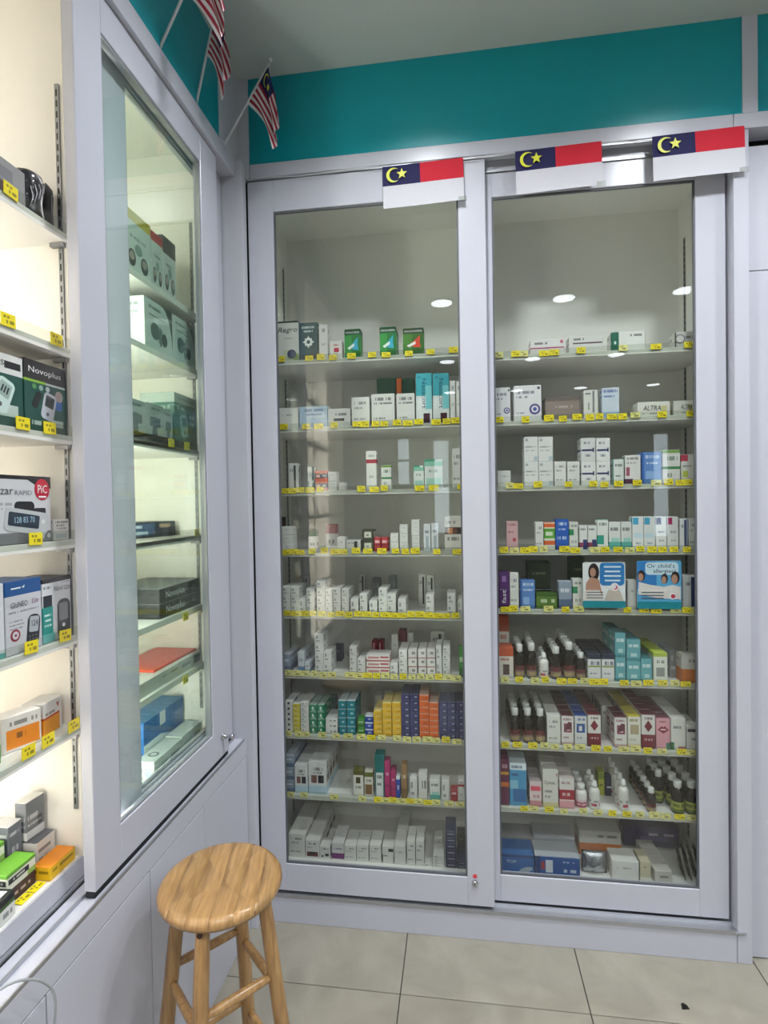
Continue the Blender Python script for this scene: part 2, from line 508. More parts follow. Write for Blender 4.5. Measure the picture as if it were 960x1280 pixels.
  (1.601,1.624,0.103,0.1111,0.040,1,1,'lines'),
 ],
 ('R', 4): [
  (0.924,0.962,0.103,0.1393,0.040,1,1,'purple'),
  (0.964,0.997,0.103,0.1347,0.040,1,1,'lines'),
  (1.002,1.057,0.103,0.1074,0.040,1,1,'blueleafdark'),
  (1.060,1.138,0.103,0.0577,0.050,1,1,'olivegreen'),
  (1.040,1.127,0.193,0.1658,0.070,1,1,'oliveglass'),
  (1.143,1.190,0.103,0.1033,0.040,1,1,'greyblue'),
  (1.193,1.229,0.103,0.1125,0.040,1,1,'greenside'),
  (1.207,1.265,0.223,0.1812,0.060,1,1,'oliveglass'),
  (1.234,1.294,0.103,0.1081,0.050,1,1,'plain'),
  (1.298,1.354,0.103,0.1083,0.050,1,1,'lines'),
  (1.387,1.419,0.103,0.1085,0.040,1,1,'plain'),
  (1.430,1.497,0.103,0.1175,0.050,1,1,'lines'),
  (1.501,1.571,0.103,0.1177,0.050,1,1,'lines'),
  (1.578,1.630,0.103,0.1266,0.040,1,1,'navycurve'),
 ],
 ('R', 5): [
  (0.920,0.974,0.103,0.1169,0.080,1,1,'orangephoto'),
  (0.929,0.968,0.203,0.2156,0.060,1,1,'orangephoto'),
  (1.244,1.291,0.103,0.1007,0.055,1,4,'navytop'),
  (1.294,1.339,0.103,0.1017,0.055,1,4,'navytop'),
  (1.342,1.379,0.103,0.0903,0.090,2,2,'tealpale'),
  (1.382,1.431,0.103,0.0786,0.090,2,2,'tealpale'),
  (1.432,1.471,0.103,0.0867,0.090,1,2,'tealpale'),
  (1.475,1.524,0.103,0.1100,0.055,1,4,'limetop'),
  (1.552,1.592,0.163,0.1041,0.060,1,2,'grey'),
  (1.573,1.628,0.103,0.1033,0.055,1,1,'orangefoot'),
 ],
 ('R', 6): [
  (1.095,1.144,0.103,0.1121,0.055,1,5,'lines'),
  (1.147,1.192,0.103,0.1121,0.055,1,5,'redphoto'),
  (1.195,1.239,0.103,0.1138,0.055,1,5,'bluephoto'),
  (1.242,1.289,0.103,0.1192,0.055,1,5,'reddiamond'),
  (1.321,1.366,0.223,0.1118,0.055,1,3,'darkstripe'),
  (1.337,1.381,0.103,0.1137,0.055,1,2,'redphoto'),
  (1.384,1.430,0.103,0.1181,0.055,1,5,'yellowphoto'),
  (1.432,1.480,0.103,0.1262,0.055,1,5,'reddiamond'),
  (1.483,1.532,0.103,0.1174,0.055,1,4,'pinklips'),
  (1.534,1.585,0.103,0.1193,0.055,1,4,'greencorner'),
  (1.587,1.629,0.103,0.0946,0.055,1,2,'blackline'),
 ],
 ('R', 7): [
  (0.921,0.952,0.103,0.1785,0.050,1,2,'purpleorange'),
  (0.954,1.017,0.103,0.1642,0.050,1,2,'bluewave'),
  (1.028,1.073,0.103,0.0991,0.050,1,4,'pinktop'),
  (1.076,1.133,0.103,0.1452,0.055,1,4,'zyr'),
  (1.137,1.192,0.103,0.1162,0.055,1,4,'redpink'),
  (1.303,1.327,0.213,0.0925,0.050,1,1,'yellowgreen'),
  (1.330,1.357,0.213,0.0701,0.050,1,1,'navyline'),
 ],
 ('R', 8): [
  (0.921,1.041,0.103,0.0713,0.100,1,1,'blueburn'),
  (1.044,1.209,0.103,0.0726,0.100,1,1,'blueburn2'),
  (0.929,1.052,0.223,0.0643,0.100,1,1,'grey'),
  (1.054,1.213,0.223,0.0740,0.100,1,1,'greycard'),
  (1.235,1.395,0.243,0.0981,0.080,1,1,'orangefoot'),
  (1.324,1.419,0.103,0.0735,0.080,1,1,'plain'),
  (1.423,1.461,0.103,0.0764,0.080,1,1,'cream'),
  (1.426,1.642,0.323,0.0829,0.060,1,1,'purpledark'),
 ],
}
BOTTLES = {
 ('R', 5): [
  (0.998,0.0180,0.127,'amber',4,0),
  (1.043,0.0188,0.132,'amber',5,0),
  (1.088,0.0178,0.097,'white',3,0),
  (1.133,0.0195,0.120,'amber',5,0),
  (1.181,0.0202,0.139,'amber',5,0),
  (1.222,0.0175,0.101,'amber',4,0),
 ],
 ('R', 6): [
  (0.978,0.0199,0.129,'amber',5,0),
  (1.026,0.0198,0.131,'amber',5,0),
  (1.072,0.0197,0.130,'amber',5,0),
 ],
 ('R', 7): [
  (1.220,0.0211,0.088,'whitepink',3,0),
  (1.268,0.0192,0.103,'white',3,0),
  (1.371,0.0189,0.115,'white',5,0),
  (1.469,0.0170,0.089,'amber',6,0),
  (1.564,0.0227,0.119,'lime',5,0),
  (1.612,0.0225,0.121,'lime',5,0),
  (1.527,0.0186,0.125,'lime',3,.07),
 ],
}
TAGS = {
 ('L', 0): [0.092,0.206,0.252,0.301,0.374,0.455,0.509,0.597,0.679,0.765],
 ('L', 1): [0.096,0.188,0.239,0.301,0.391,0.421,0.463,0.497,0.547,0.588,0.630,0.696,0.736,0.769],
 ('L', 2): [0.099,0.126,0.161,0.200,0.240,0.403,0.454,0.493,0.630,0.684,0.786],
 ('L', 3): [0.095,0.126,0.156,0.203,0.253,0.292,0.326,0.378,0.425,0.480,0.533,0.571,0.610,0.692,0.770],
 ('R', 0): [0.932,0.994,1.024,1.096,1.133,1.228,1.375,1.487,1.601],
 ('R', 1): [0.932,1.028,1.112,1.162,1.212,1.257,1.290,1.334,1.371,1.415,1.506,1.601],
 ('R', 2): [0.967,0.998,1.070,1.179,1.266,1.306,1.355,1.420,1.484,1.527,1.567,1.590],
 ('R', 3): [0.943,0.981,1.019,1.049,1.087,1.162,1.200,1.270,1.306,1.351,1.392,1.428,1.468,1.504,1.543,1.587],
 ('R', 4): [0.944,0.975,1.019,1.103,1.164,1.211,1.381,1.439,1.481,1.547,1.584,1.612],
 ('R', 5): [0.940,0.993,1.050,1.088,1.146,1.185,1.228,1.262,1.296,1.368,1.410,1.452,1.502,1.543,1.580],
 ('R', 6): [0.938,0.983,1.040,1.082,1.119,1.167,1.210,1.266,1.309,1.364,1.406,1.448,1.498,1.564,1.597],
 ('R', 7): [1.005,1.038,1.097,1.150,1.219,1.271,1.322,1.373,1.419,1.469,1.507,1.556,1.597],
 ('L', 4): [0.094,0.130,0.166,0.202,0.238,0.274,0.310,0.345,0.381,0.416,0.451,0.486,0.520,0.555,0.589,0.623,0.657,0.691,0.725,0.759],
 ('L', 5): [0.094,0.130,0.166,0.202,0.238,0.274,0.345,0.381,0.416,0.451,0.486,0.520,0.555,0.589,0.623,0.657,0.691,0.725,0.759],
 ('L', 6): [0.088,0.132,0.163,0.230,0.286,0.334,0.386,0.425,0.468,0.527,0.565,0.603,0.645,0.678,0.715,0.757],
 ('L', 7): [0.095,0.150,0.273,0.386,0.446,0.476,0.506,0.540,0.574,0.607,0.641,0.674,0.724,0.765],
}
# ------------------------------------------------------------------ materials of the shop
LAM = mat('white_laminate', '#bfc0cb', 0.28, vary=0.03, bscale=3, bump=0.02)
LAM2 = mat('white_laminate_matt', '#c0c1c9', 0.32, vary=0.03, bscale=4)
INNER = mat('cabinet_inner_white', '#f1efe8', 0.45, vary=0.02, bscale=5)
WARM = mat('cabinet_inner_warm', '#efebe1', 0.45, vary=0.02, bscale=5)
SHELF = mat('shelf_white', '#eeece6', 0.35, vary=0.02, bscale=8)
ALU = mat('brushed_aluminium', '#b9bbc0', 0.42, metal=0.85, vary=0.05, bscale=40)
STEEL = mat('galvanised_steel', '#8f9092', 0.42, metal=0.7, vary=0.08, bscale=60)
DARK = mat('dark_gap_shade', '#1a1b1d', 0.7)  # near-black colour standing in for shade inside gaps, slots and keyhole
GASKET = mat('grey_gasket', '#595b60', 0.6)
TEAL = mat('teal_gloss_panel', '#00909c', 0.34, vary=0.03, bscale=2)
CEIL = mat('ceiling_paint', '#b4bcb9', 0.75, vary=0.02, bscale=3, bump=0.03)
WALLM = mat('wall_paint', '#8e8f8e', 0.7, vary=0.02, bscale=3)
CHROME = mat('chrome', '#c8c8cc', 0.12, metal=1.0)
GLASS = glass_mat('door_glass', '#f8faf9')
GLASSG = glass_mat('door_glass_green', '#f7fcf9')
ACRYL = glass_mat('clear_acrylic', '#f4f6f3', ior=1.35, rough=0.05)
GROUT = mat('dark_grout', '#2e2c29', 0.8)

# floor tile: polished beige porcelain with soft cloudy veins
TILE = bpy.data.materials.new('beige_porcelain'); TILE.use_nodes = True
nt = TILE.node_tree; p = nt.nodes['Principled BSDF']
tc = nt.nodes.new('ShaderNodeTexCoord'); n1 = nt.nodes.new('ShaderNodeTexNoise'); n1.inputs['Scale'].default_value = 5; n1.inputs['Detail'].default_value = 6; n1.inputs['Distortion'].default_value = 1.2
nt.links.new(tc.outputs['Object'], n1.inputs['Vector'])
cr = nt.nodes.new('ShaderNodeValToRGB')
cr.color_ramp.elements[0].position = 0.3; cr.color_ramp.elements[0].color = lin('#8c877a')
cr.color_ramp.elements[1].position = 0.7; cr.color_ramp.elements[1].color = lin('#9d988a')
nt.links.new(n1.outputs['Fac'], cr.inputs[0]); nt.links.new(cr.outputs[0], p.inputs['Base Color'])
p.inputs['Roughness'].default_value = 0.16

def struct(o):
    o['kind'] = 'structure'; return o

# ------------------------------------------------------------------ room shell
ZC = 3.213
floor = struct(boxobj('floor', (-0.5, 4.6, -8, 0.5, -0.03, -0.004), GROUT))
bm = bmesh.new(); bm_box(bm, -0.2985, 0.2985, -0.2985, 0.2985, -0.010, 0.0, bev=0.0012)
tile_me = mesh_of(bm, 'tile', TILE)
for i in range(-1, 7):
    for j in range(-1, 9):
        cx, cy = 0.565 + 0.3 + 0.6 * i, -0.255 + 0.3 - 0.6 * j
        if cx - .3 > 4.5 or cx + .3 < -.1: continue
        o = obj('tile', tile_me, floor, (cx, cy, 0))
        o.rotation_euler = (0, 0, R(90 * random.randrange(4)))
struct(boxobj('ceiling', (-0.6, 4.7, -8.1, 0.6, ZC, ZC + 0.05), CEIL))
struct(boxobj('wall_rear', (-0.6, 4.7, 0.46, 0.52, 0, ZC), WALLM))
struct(boxobj('wall_side', (-0.56, -0.50, -8, 0.46, 0, ZC), WALLM))
struct(boxobj('wall_right', (4.5, 4.56, -8, 0.46, 0, ZC), WALLM))
bm = bmesh.new()
OPEN = ((-0.36, -0.10, 1.9, 2.8), (0.30, 0.62, 1.0, 2.75), (4.1, 4.4, 0.9, 2.75))  # unseen windows added to put bright reflections in the door glass
edges = [-0.5] + [v for q in OPEN for v in q[:2]] + [4.5]
for k in range(0, len(edges), 2): bm_box(bm, edges[k], edges[k + 1], -8.06, -8.0, 0, ZC)
for a, b, z0, z1 in OPEN: bm_box(bm, a, b, -8.06, -8.0, 0, z0); bm_box(bm, a, b, -8.06, -8.0, z1, ZC)
struct(obj('wall_front', mesh_of(bm, 'wall_front', WALLM)))
for k, (a, b, z0, z1) in enumerate(OPEN):
    w_ = struct(boxobj('added_window_%d' % (k + 1), (a, b, -8.035, -8.03, z0, z1), GLASS))
    bm = bmesh.new()
    for z in (z0, (z0 + z1) / 2, z1 - .04): bm_box(bm, a, b, -8.05, -8.0, z, z + 0.04)
    for x in (a, b - .03): bm_box(bm, x, x + .03, -8.05, -8.0, z0 + .04, z1 - .04)
    obj('added_window_frame', mesh_of(bm, 'added_window_frame', ALU), w_)

# teal fascia above the cabinets and the white battens on it
struct(boxobj('wall_back', (0.012, 1.737, 0.0, 0.02, 2.893, ZC), TEAL))
struct(boxobj('wall_back_right', (1.784, 3.2, 0.0, 0.02, 2.893, ZC), TEAL))
struct(boxobj('wall_left', (-0.05, -0.03, -1.75, -0.175, 2.893, ZC), TEAL))
struct(boxobj('trim_1', (1.737, 1.784, -0.004, 0.02, 2.893, ZC), LAM))
struct(boxobj('trim_2', (-0.05, -0.028, -0.175, 0.02, 2.893, ZC), LAM2))
struct(boxobj('trim_3', (-0.028, 0.012, -0.004, 0.02, 2.84, ZC), LAM2))

# ------------------------------------------------------------------ sliding door builder
def sliding_door(parent, a0, a1, z0, z1, g0, g1, h0, h1, t0, t1, axis, glass, lockpos=None):
    """frame between a0..a1 (along the wall) and z0..z1, glazed g0..g1 x h0..h1, thickness t0(front)..t1(back)"""
    bm = bmesh.new()
    def bx(u0, u1, w0, w1, s0, s1, mi=0, bev=0.0015):
        if axis == 'x': bm_box(bm, u0, u1, s0, s1, w0, w1, bev, mi)
        else: bm_box(bm, s1, s0, u0, u1, w0, w1, bev, mi)
    bx(a0, g0, z0, z1, t0, t1); bx(g1, a1, z0, z1, t0, t1)
    bx(g0, g1, z0, h0, t0, t1); bx(g0, g1, h1, z1, t0, t1)
    d = obj('sliding_door', mesh_of(bm, 'sliding_door', LAM), parent)
    sgn = 1 if t1 > t0 else -1
    bm = bmesh.new()
    e = 0.006; b0, b1 = t0 + sgn * 0.004, t0 + sgn * 0.012
    bx(g0, g0 + e, h0, h1, b0, b1, 0, 0); bx(g1 - e, g1, h0, h1, b0, b1, 0, 0)
    bx(g0 + e, g1 - e, h0, h0 + e, b0, b1, 0, 0); bx(g0 + e, g1 - e, h1 - e, h1, b0, b1, 0, 0)
    obj('glazing_bead', mesh_of(bm, 'glazing_bead', GASKET if axis == 'x' else ALU), d)
    bm = bmesh.new()
    q0, q1 = t0 + sgn * 0.012, t0 + sgn * 0.017
    bx(g0 - .004, g1 + .004, h0 - .004, h1 + .004, q0, q1, 0, 0)
    obj('glass_pane', mesh_of(bm, 'glass_pane', glass), d)
    return d

def standard_mesh(name, w, z0, z1, pitch=0.025, depth=0.010):
    """slotted shelf upright, front face at local y=0 facing -y"""
    bm = bmesh.new(); bm_box(bm, -w / 2, w / 2, 0, depth, z0, z1)
    z = z0 + 0.012
    while z < z1 - 0.02:
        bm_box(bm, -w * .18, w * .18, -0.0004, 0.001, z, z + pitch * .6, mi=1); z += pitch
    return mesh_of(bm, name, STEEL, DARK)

# ------------------------------------------------------------------ cabinet on the back wall
BC = tag(empty('display_cabinet'), 'tall white cabinet with two sliding glass doors facing the camera', 'cabinet')
boxobj('plinth', (0.0, 1.708, 0.0, 0.44, 0.0, 0.100), LAM, BC, 0.0012)
bm = bmesh.new()
bm_box(bm, 0.0, 1.7085, -0.004, 0.075, 0.1005, 0.108); bm_box(bm, 0.0, 1.7085, -0.004, 0.001, 0.108, 0.114)
bm_box(bm, 0.0, 1.7085, 0.034, 0.036, 0.108, 0.118); bm_box(bm, 1.7, 1.735, -0.006, 0.0, 0.104, 0.110)
obj('bottom_track', mesh_of(bm, 'bottom_track', ALU), BC)
boxobj('header_rail', (0.0135, 1.708, -0.004, 0.075, 2.842, 2.893), LAM, BC, 0.0012)
boxobj('header_rail', (1.7095, 3.2, -0.004, 0.075, 2.842, 2.893), LAM, BC, 0.0012)
bm = bmesh.new(); bm_box(bm, 0.0, 1.708, 0.0, 0.003, 2.834, 2.8415); bm_box(bm, 0.0, 1.708, 0.0335, 0.0355, 2.80, 2.8415)
obj('top_track', mesh_of(bm, 'top_track', ALU), BC)
boxobj('end_post', (1.7095, 1.757, 0.0, 0.075, 0.0, 2.8415), LAM, BC, 0.0012)
boxobj('side_panel', (0.0, 0.02, 0.072, 0.44, 0.1, 2.84), INNER, BC)
boxobj('side_panel', (1.69, 1.708, 0.077, 0.44, 0.1, 2.84), INNER, BC)
boxobj('back_panel', (0.02, 1.69, 0.42, 0.44, 0.1, 2.84), INNER, BC)
boxobj('divider_panel', (0.838, 0.856, 0.09, 0.42, 0.190, 2.80), INNER, BC)
boxobj('top_panel', (0.02, 1.69, 0.08, 0.42, 2.80, 2.84), INNER, BC)
boxobj('bottom_panel', (0.02, 1.69, 0.08, 0.42, 0.172, 0.1895), SHELF, BC)
dl = sliding_door(BC, -0.0005, 0.887, 0.122, 2.833, 0.099, 0.790, 0.227, 2.714, 0.004, 0.032, 'x', GLASS)
dr = sliding_door(BC, 0.862, 1.700, 0.124, 2.798, 0.911, 1.603, 0.222, 2.712, 0.038, 0.066, 'x', GLASS)
# cam lock with red dot on the left door
bm = bmesh.new(); bm_lathe(bm, [(0.0115, 0), (0.0115, 0.004), (0.0095, 0.009), (0.004, 0.009)], 18)
lk = obj('lock', mesh_of(bm, 'lock', CHROME), dl, (0.817, 0.004, 0.208), (R(90), 0, 0)); lk['label'] = 'round chrome key lock'
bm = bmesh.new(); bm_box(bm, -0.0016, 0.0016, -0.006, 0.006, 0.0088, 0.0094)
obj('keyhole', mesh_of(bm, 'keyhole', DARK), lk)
o = poly('red_dot', ell(0.817, 0.233, 0.008, 0.008), ink('#d8414c'), dl, y=0.003)
for x, y, s in ((0.0263, 0.36, 1), (1.6837, 0.36, -1)):
    o = obj('slotted_upright', standard_mesh('slotted_upright', 0.022, 0.22, 2.655), BC, (x - s * .006, y, 0), (0, 0, R(90 * s)))

ZL = [2.177, 1.912, 1.662, 1.42, 1.174, .935, .693, .45, .190]
ZR = [2.151, 1.908, 1.663, 1.423, 1.202, .935, .688, .448, .190]
TAGY = print_mat('price_tag_yellow', '#f0dc1e', (), '#3b3512', [(.12, .88, .22, .48), (.1, .6, .62, .8)], rough=0.5)
TAGP = print_mat('price_tag_pale', '#e6e08a', (), '#55502a', [(.12, .88, .2, .5), (.1, .6, .64, .8)], rough=0.5)
bm = bmesh.new(); bm_box(bm, -0.0165, 0.0165, -0.0006, 0.0006, 0, 0.021)
tag_y = mesh_of(bm, 'price_tag', TAGY)
tag_p = tag_y.copy(); tag_p.materials.clear(); tag_p.materials.append(TAGP)

def add_tag(parent, loc, pale=False, rz=0, tilt=0, sc=(1, 1, 1)):
    o = obj('price_tag', tag_p if pale else tag_y, parent, loc, (tilt, random.uniform(-.05, .05), rz)); o.scale = sc
    return o

SHELVES = {}
for side, Z, x0, x1 in (('L', ZL, 0.022, 0.836), ('R', ZR, 0.858, 1.688)):
    for i in range(8):
        z = Z[i]
        bm = bmesh.new(); bm_box(bm, x0, x1, 0.09, 0.418, z - 0.018, z - 0.0005, bev=0.001)
        sh = obj('shelf', mesh_of(bm, 'shelf', SHELF), BC); SHELVES[side, i] = sh
        boxobj('acrylic_lip', (x0 + .004, x1 - .004, 0.0868, 0.0884, z - 0.014, z + 0.016), ACRYL, sh)
        for x in TAGS.get((side, i), ()):
            pale = (i >= 5 and random.random() < .75) if side == 'L' else (i >= 4 and random.random() < .35) or random.random() < .2
            add_tag(sh, (x, 0.0856, z - 0.008 + random.uniform(-.002, .003)), pale, 0, 0, (random.uniform(.8, 1.12), 1, random.uniform(.9, 1.1)))

# ------------------------------------------------------------------ cabinet along the left side
LC = tag(empty('display_cabinet'), 'white wall cabinet on the left with lit shelves and its glass doors slid aside', 'cabinet')
boxobj('header_rail', (-0.118, -0.03, -1.75, -0.0445, 2.831, 2.893), LAM, LC, 0.0012)
boxobj('bottom_rail', (-0.123, -0.03, -1.75, -0.045, 0.666, 0.726), LAM, LC, 0.0012)
bm = bmesh.new()
for a, b, z in ((-0.034, -0.030, .735), (-0.078, -0.074, .735), (-0.1175, -0.1135, .737)):
    bm_box(bm, a, b, -1.75, -0.06, 0.726, z)
obj('bottom_track', mesh_of(bm, 'bottom_track', ALU), LC)
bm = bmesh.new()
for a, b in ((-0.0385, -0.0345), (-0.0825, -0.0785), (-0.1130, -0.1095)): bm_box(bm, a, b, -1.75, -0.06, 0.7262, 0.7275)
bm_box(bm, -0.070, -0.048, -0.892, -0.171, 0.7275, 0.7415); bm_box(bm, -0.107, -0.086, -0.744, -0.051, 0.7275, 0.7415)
obj('track_gap_shade', mesh_of(bm, 'track_gap_shade', DARK), LC)  # dark strips painting the shade in track channels and under the doors
bm = bmesh.new(); bm_box(bm, -0.1, -0.034, -1.75, -0.045, 0.02, 0.664)
obj('carcass', mesh_of(bm, 'carcass', GASKET), LC)
ys = [-0.046, -0.392, -0.700, -1.063, -1.41, -1.75]
for a, b in zip(ys, ys[1:]):
    boxobj('lower_panel', (-0.0395, -0.0305, b + .0015, a - .0015, 0.0, 0.6625), LAM, LC, 0.001)
boxobj('corner_post', (-0.12, -0.003, -0.044, -0.0045, 0.0, 2.8925), LAM2, LC, 0.0012)
boxobj('back_panel', (-0.45, -0.43, -1.75, -0.18, 0.66, 2.893), WARM, LC)
boxobj('partition', (-0.43, -0.115, -0.838, -0.822, 0.785, 2.83), WARM, LC)
boxobj('end_panel', (-0.43, -0.115, -0.20, -0.18, 0.66, 2.83), WARM, LC)
boxobj('end_panel', (-0.43, -0.03, -1.77, -1.75, 0.0, 2.893), WARM, LC)
boxobj('cabinet_floor', (-0.43, -0.124, -1.75, -0.20, 0.765, 0.785), SHELF, LC)
boxobj('inner_sill', (-0.1235, -0.1185, -1.75, -0.20, 0.7375, 0.7845), LAM2, LC)
boxobj('cabinet_top', (-0.43, -0.119, -1.75, -0.20, 2.83, 2.85), WARM, LC)
fd = sliding_door(LC, -0.893, -0.170, 0.742, 2.829, -0.795, -0.290, 0.84, 2.736, -0.045, -0.073, 'y', GLASSG)
rd = sliding_door(LC, -0.745, -0.050, 0.742, 2.829, -0.643, -0.150, 0.84, 2.736, -0.083, -0.110, 'y', GLASSG)
bm = bmesh.new(); bm_lathe(bm, [(0.011, 0), (0.011, 0.005), (0.007, 0.006), (0.007, 0.034), (0.009, 0.035), (0.009, 0.042)], 18)
lk = obj('lock', mesh_of(bm, 'lock', CHROME), fd, (-0.045, -0.222, 0.812), (0, R(90), 0)); lk['label'] = 'chrome plunger lock sticking out'
# gap dark strip where the doors meet the post
ZA = [2.245, 1.980, 1.778, 1.538, 1.313, 1.100]
ZB = [2.275, 2.080, 1.800, 1.510, 1.268, 1.065]
ASH = {}
for bay, Z, y0, y1 in (('A', ZA, -1.748, -0.8385), ('B', ZB, -0.8215, -0.2005)):
    for i, z in enumerate(Z):
        bm = bmesh.new(); bm_box(bm, -0.429, -0.112, y0, y1, z - 0.02, z - 0.0005, bev=0.001)
        sh = obj('shelf', mesh_of(bm, 'shelf', SHELF), LC); ASH[bay, i] = sh
        if bay == 'A' or i in (2, 3): boxobj('acrylic_lip', (-0.1115, -0.1100, y0 + .003, y1 - .003, z - 0.012, z + 0.022), ACRYL, sh)
        boxobj('shelf_bracket', (-0.150, -0.117, y1 - 0.012, y1 - .0005, z - 0.030, z - 0.0205), STEEL, sh)
for y in (-0.8385, -0.2005):
    for x in (-0.128, -0.40):
        obj('slotted_upright', standard_mesh('slotted_upright', 0.010, 0.90, 2.59, 0.025, 0.004), LC, (x, y - .0045, 0))
# LED strips standing in the cabinet corners
LEDM = mat('led_diffuser', '#fff6e4', 0.5, emit='#fff1d8', es=6.0)
for x, y, rz, p_, z1 in ((-0.1215, -1.70, 90, 9.0, 2.46), (-0.1215, -1.30, 90, 9.0, 2.46), (-0.1170, -0.812, 32, 9.0, 2.55)):
    bm = bmesh.new(); bm_box(bm, -.006, .006, -.002, .0015, 0.80, z1)
    me_ = mesh_of(bm, 'led_channel', ALU)
    ch = obj('led_channel', me_, LC, (x, y, 0), (0, 0, R(rz)))
    bm = bmesh.new(); bm_box(bm, -.004, .004, .0016, .0028, 0.81, z1 - .01); obj('led_strip', mesh_of(bm, 'led_strip', LEDM), ch)
    ld = bpy.data.lights.new('led_light', 'AREA'); ld.shape = 'RECTANGLE'; ld.size = 0.012; ld.size_y = z1 - .83
    ld.energy = LED_W * p_; ld.color = (1.0, 0.97, 0.92)
    obj('led_light', ld, ch, (0, .005, (z1 + .81) / 2), (R(90), 0, 0))
# price tags on the open bay shelves: (shelf, y, pale)
for i, l in enumerate(([-1.005, ], [-1.02, -0.887], [-0.99, -0.915], [-0.965], [-0.985, -0.885], [-1.0, -0.945, -0.865])):
    for y in l: add_tag(ASH['A', i], (-0.1093, y, ZA[i] - .004), False, R(90), 0, (1.1, 1, 1.25))
for i, y in ((2, -.40), (2, -.30), (3, -.245), (4, -.335), (5, -.345)):
    add_tag(ASH['B', i], (-0.1090, y, ZB[i] - (.004 if i < 4 else .03)), False, R(90), 0, (1.0, 1, 1.2))
# tags lying flat along the cabinet floor edge
fl = [c for c in LC.children if c.name.startswith('cabinet_floor')][0]
for x, y in ((-0.134, -0.949), (-0.134, -0.985), (-0.134, -1.085), (-0.134, -1.12), (-0.134, -1.155), (-0.160, -1.10), (-0.160, -1.14), (-0.134, -1.19)):
    o = add_tag(fl, (x, y, 0.7868), y < -1.1)
    o.rotation_euler = (Matrix.Rotation(R(90), 3, 'Z') @ Matrix.Rotation(R(-88), 3, 'X')).to_euler()

# ------------------------------------------------------------------ cupboard at the right edge
RC = tag(empty('cupboard', (1.758, 0.03, 0)), 'plain white tall cupboard cut off by the right edge of the photo', 'cupboard')
boxobj('body', (0.0, 1.4, 0.022, 0.40, 0.0, 2.80), LAM2, RC)
boxobj('tall_door', (0.001, 0.6, 0.0, 0.0215, 0.004, 2.378), LAM, RC, 0.001)
boxobj('upper_door', (0.001, 0.6, 0.0, 0.0215, 2.381, 2.80), LAM, RC, 0.001)
boxobj('tall_door', (0.602, 1.2, 0.0, 0.0215, 0.004, 2.378), LAM, RC, 0.001)
boxobj('upper_door', (0.602, 1.2, 0.0, 0.0215, 2.381, 2.80), LAM, RC, 0.001)

# ------------------------------------------------------------------ ceiling downlights
LENS = mat('downlight_lens', '#ffffff', 0.4, emit='#f4f8ff', es=14.0)
bm = bmesh.new(); bm_lathe(bm, [(0.085, 0), (0.105, 0), (0.105, -0.006), (0.088, -0.012)], 28)
ring_me = mesh_of(bm, 'trim_ring', LAM)
bm = bmesh.new(); bm_lathe(bm, [(0.084, -0.001), (0.084, -0.013), (0.06, -0.0135)], 28)
lens_me = mesh_of(bm, 'lens', LENS)
words = ['first', 'second', 'third', 'fourth', 'fifth', 'sixth', 'seventh', 'eighth', 'ninth', 'tenth', 'eleventh', 'twelfth', 'thirteenth', 'fourteenth', 'fifteenth', 'sixteenth', 'seventeenth', 'eighteenth', 'nineteenth', 'twentieth', 'twenty-first', 'twenty-second']
rows_y = sorted({y for x, y in LAMP_XY}, reverse=True)
for x, y in LAMP_XY:
    k = sorted(a for a, b in LAMP_XY if b == y).index(x)
    e = tag(empty('ceiling_downlight', (x, y, ZC)), 'round ceiling downlight mirrored in the glass, %s row from cabinet, %s from left' % (words[rows_y.index(y)], words[k]), 'ceiling light', 'round downlights in the shop ceiling')
    obj('trim_ring', ring_me, e, (0, 0, -0.0005)); obj('lens', lens_me, e, (0, 0, -0.0005))
    ld = bpy.data.lights.new('downlight', 'AREA'); ld.shape = 'DISK'; ld.size = 0.16; ld.energy = LAMP_W; ld.color = (0.93, 0.96, 1.0)
    ld.spread = R(140)
    obj('downlight_lamp', ld, e, (0, 0, -0.018))
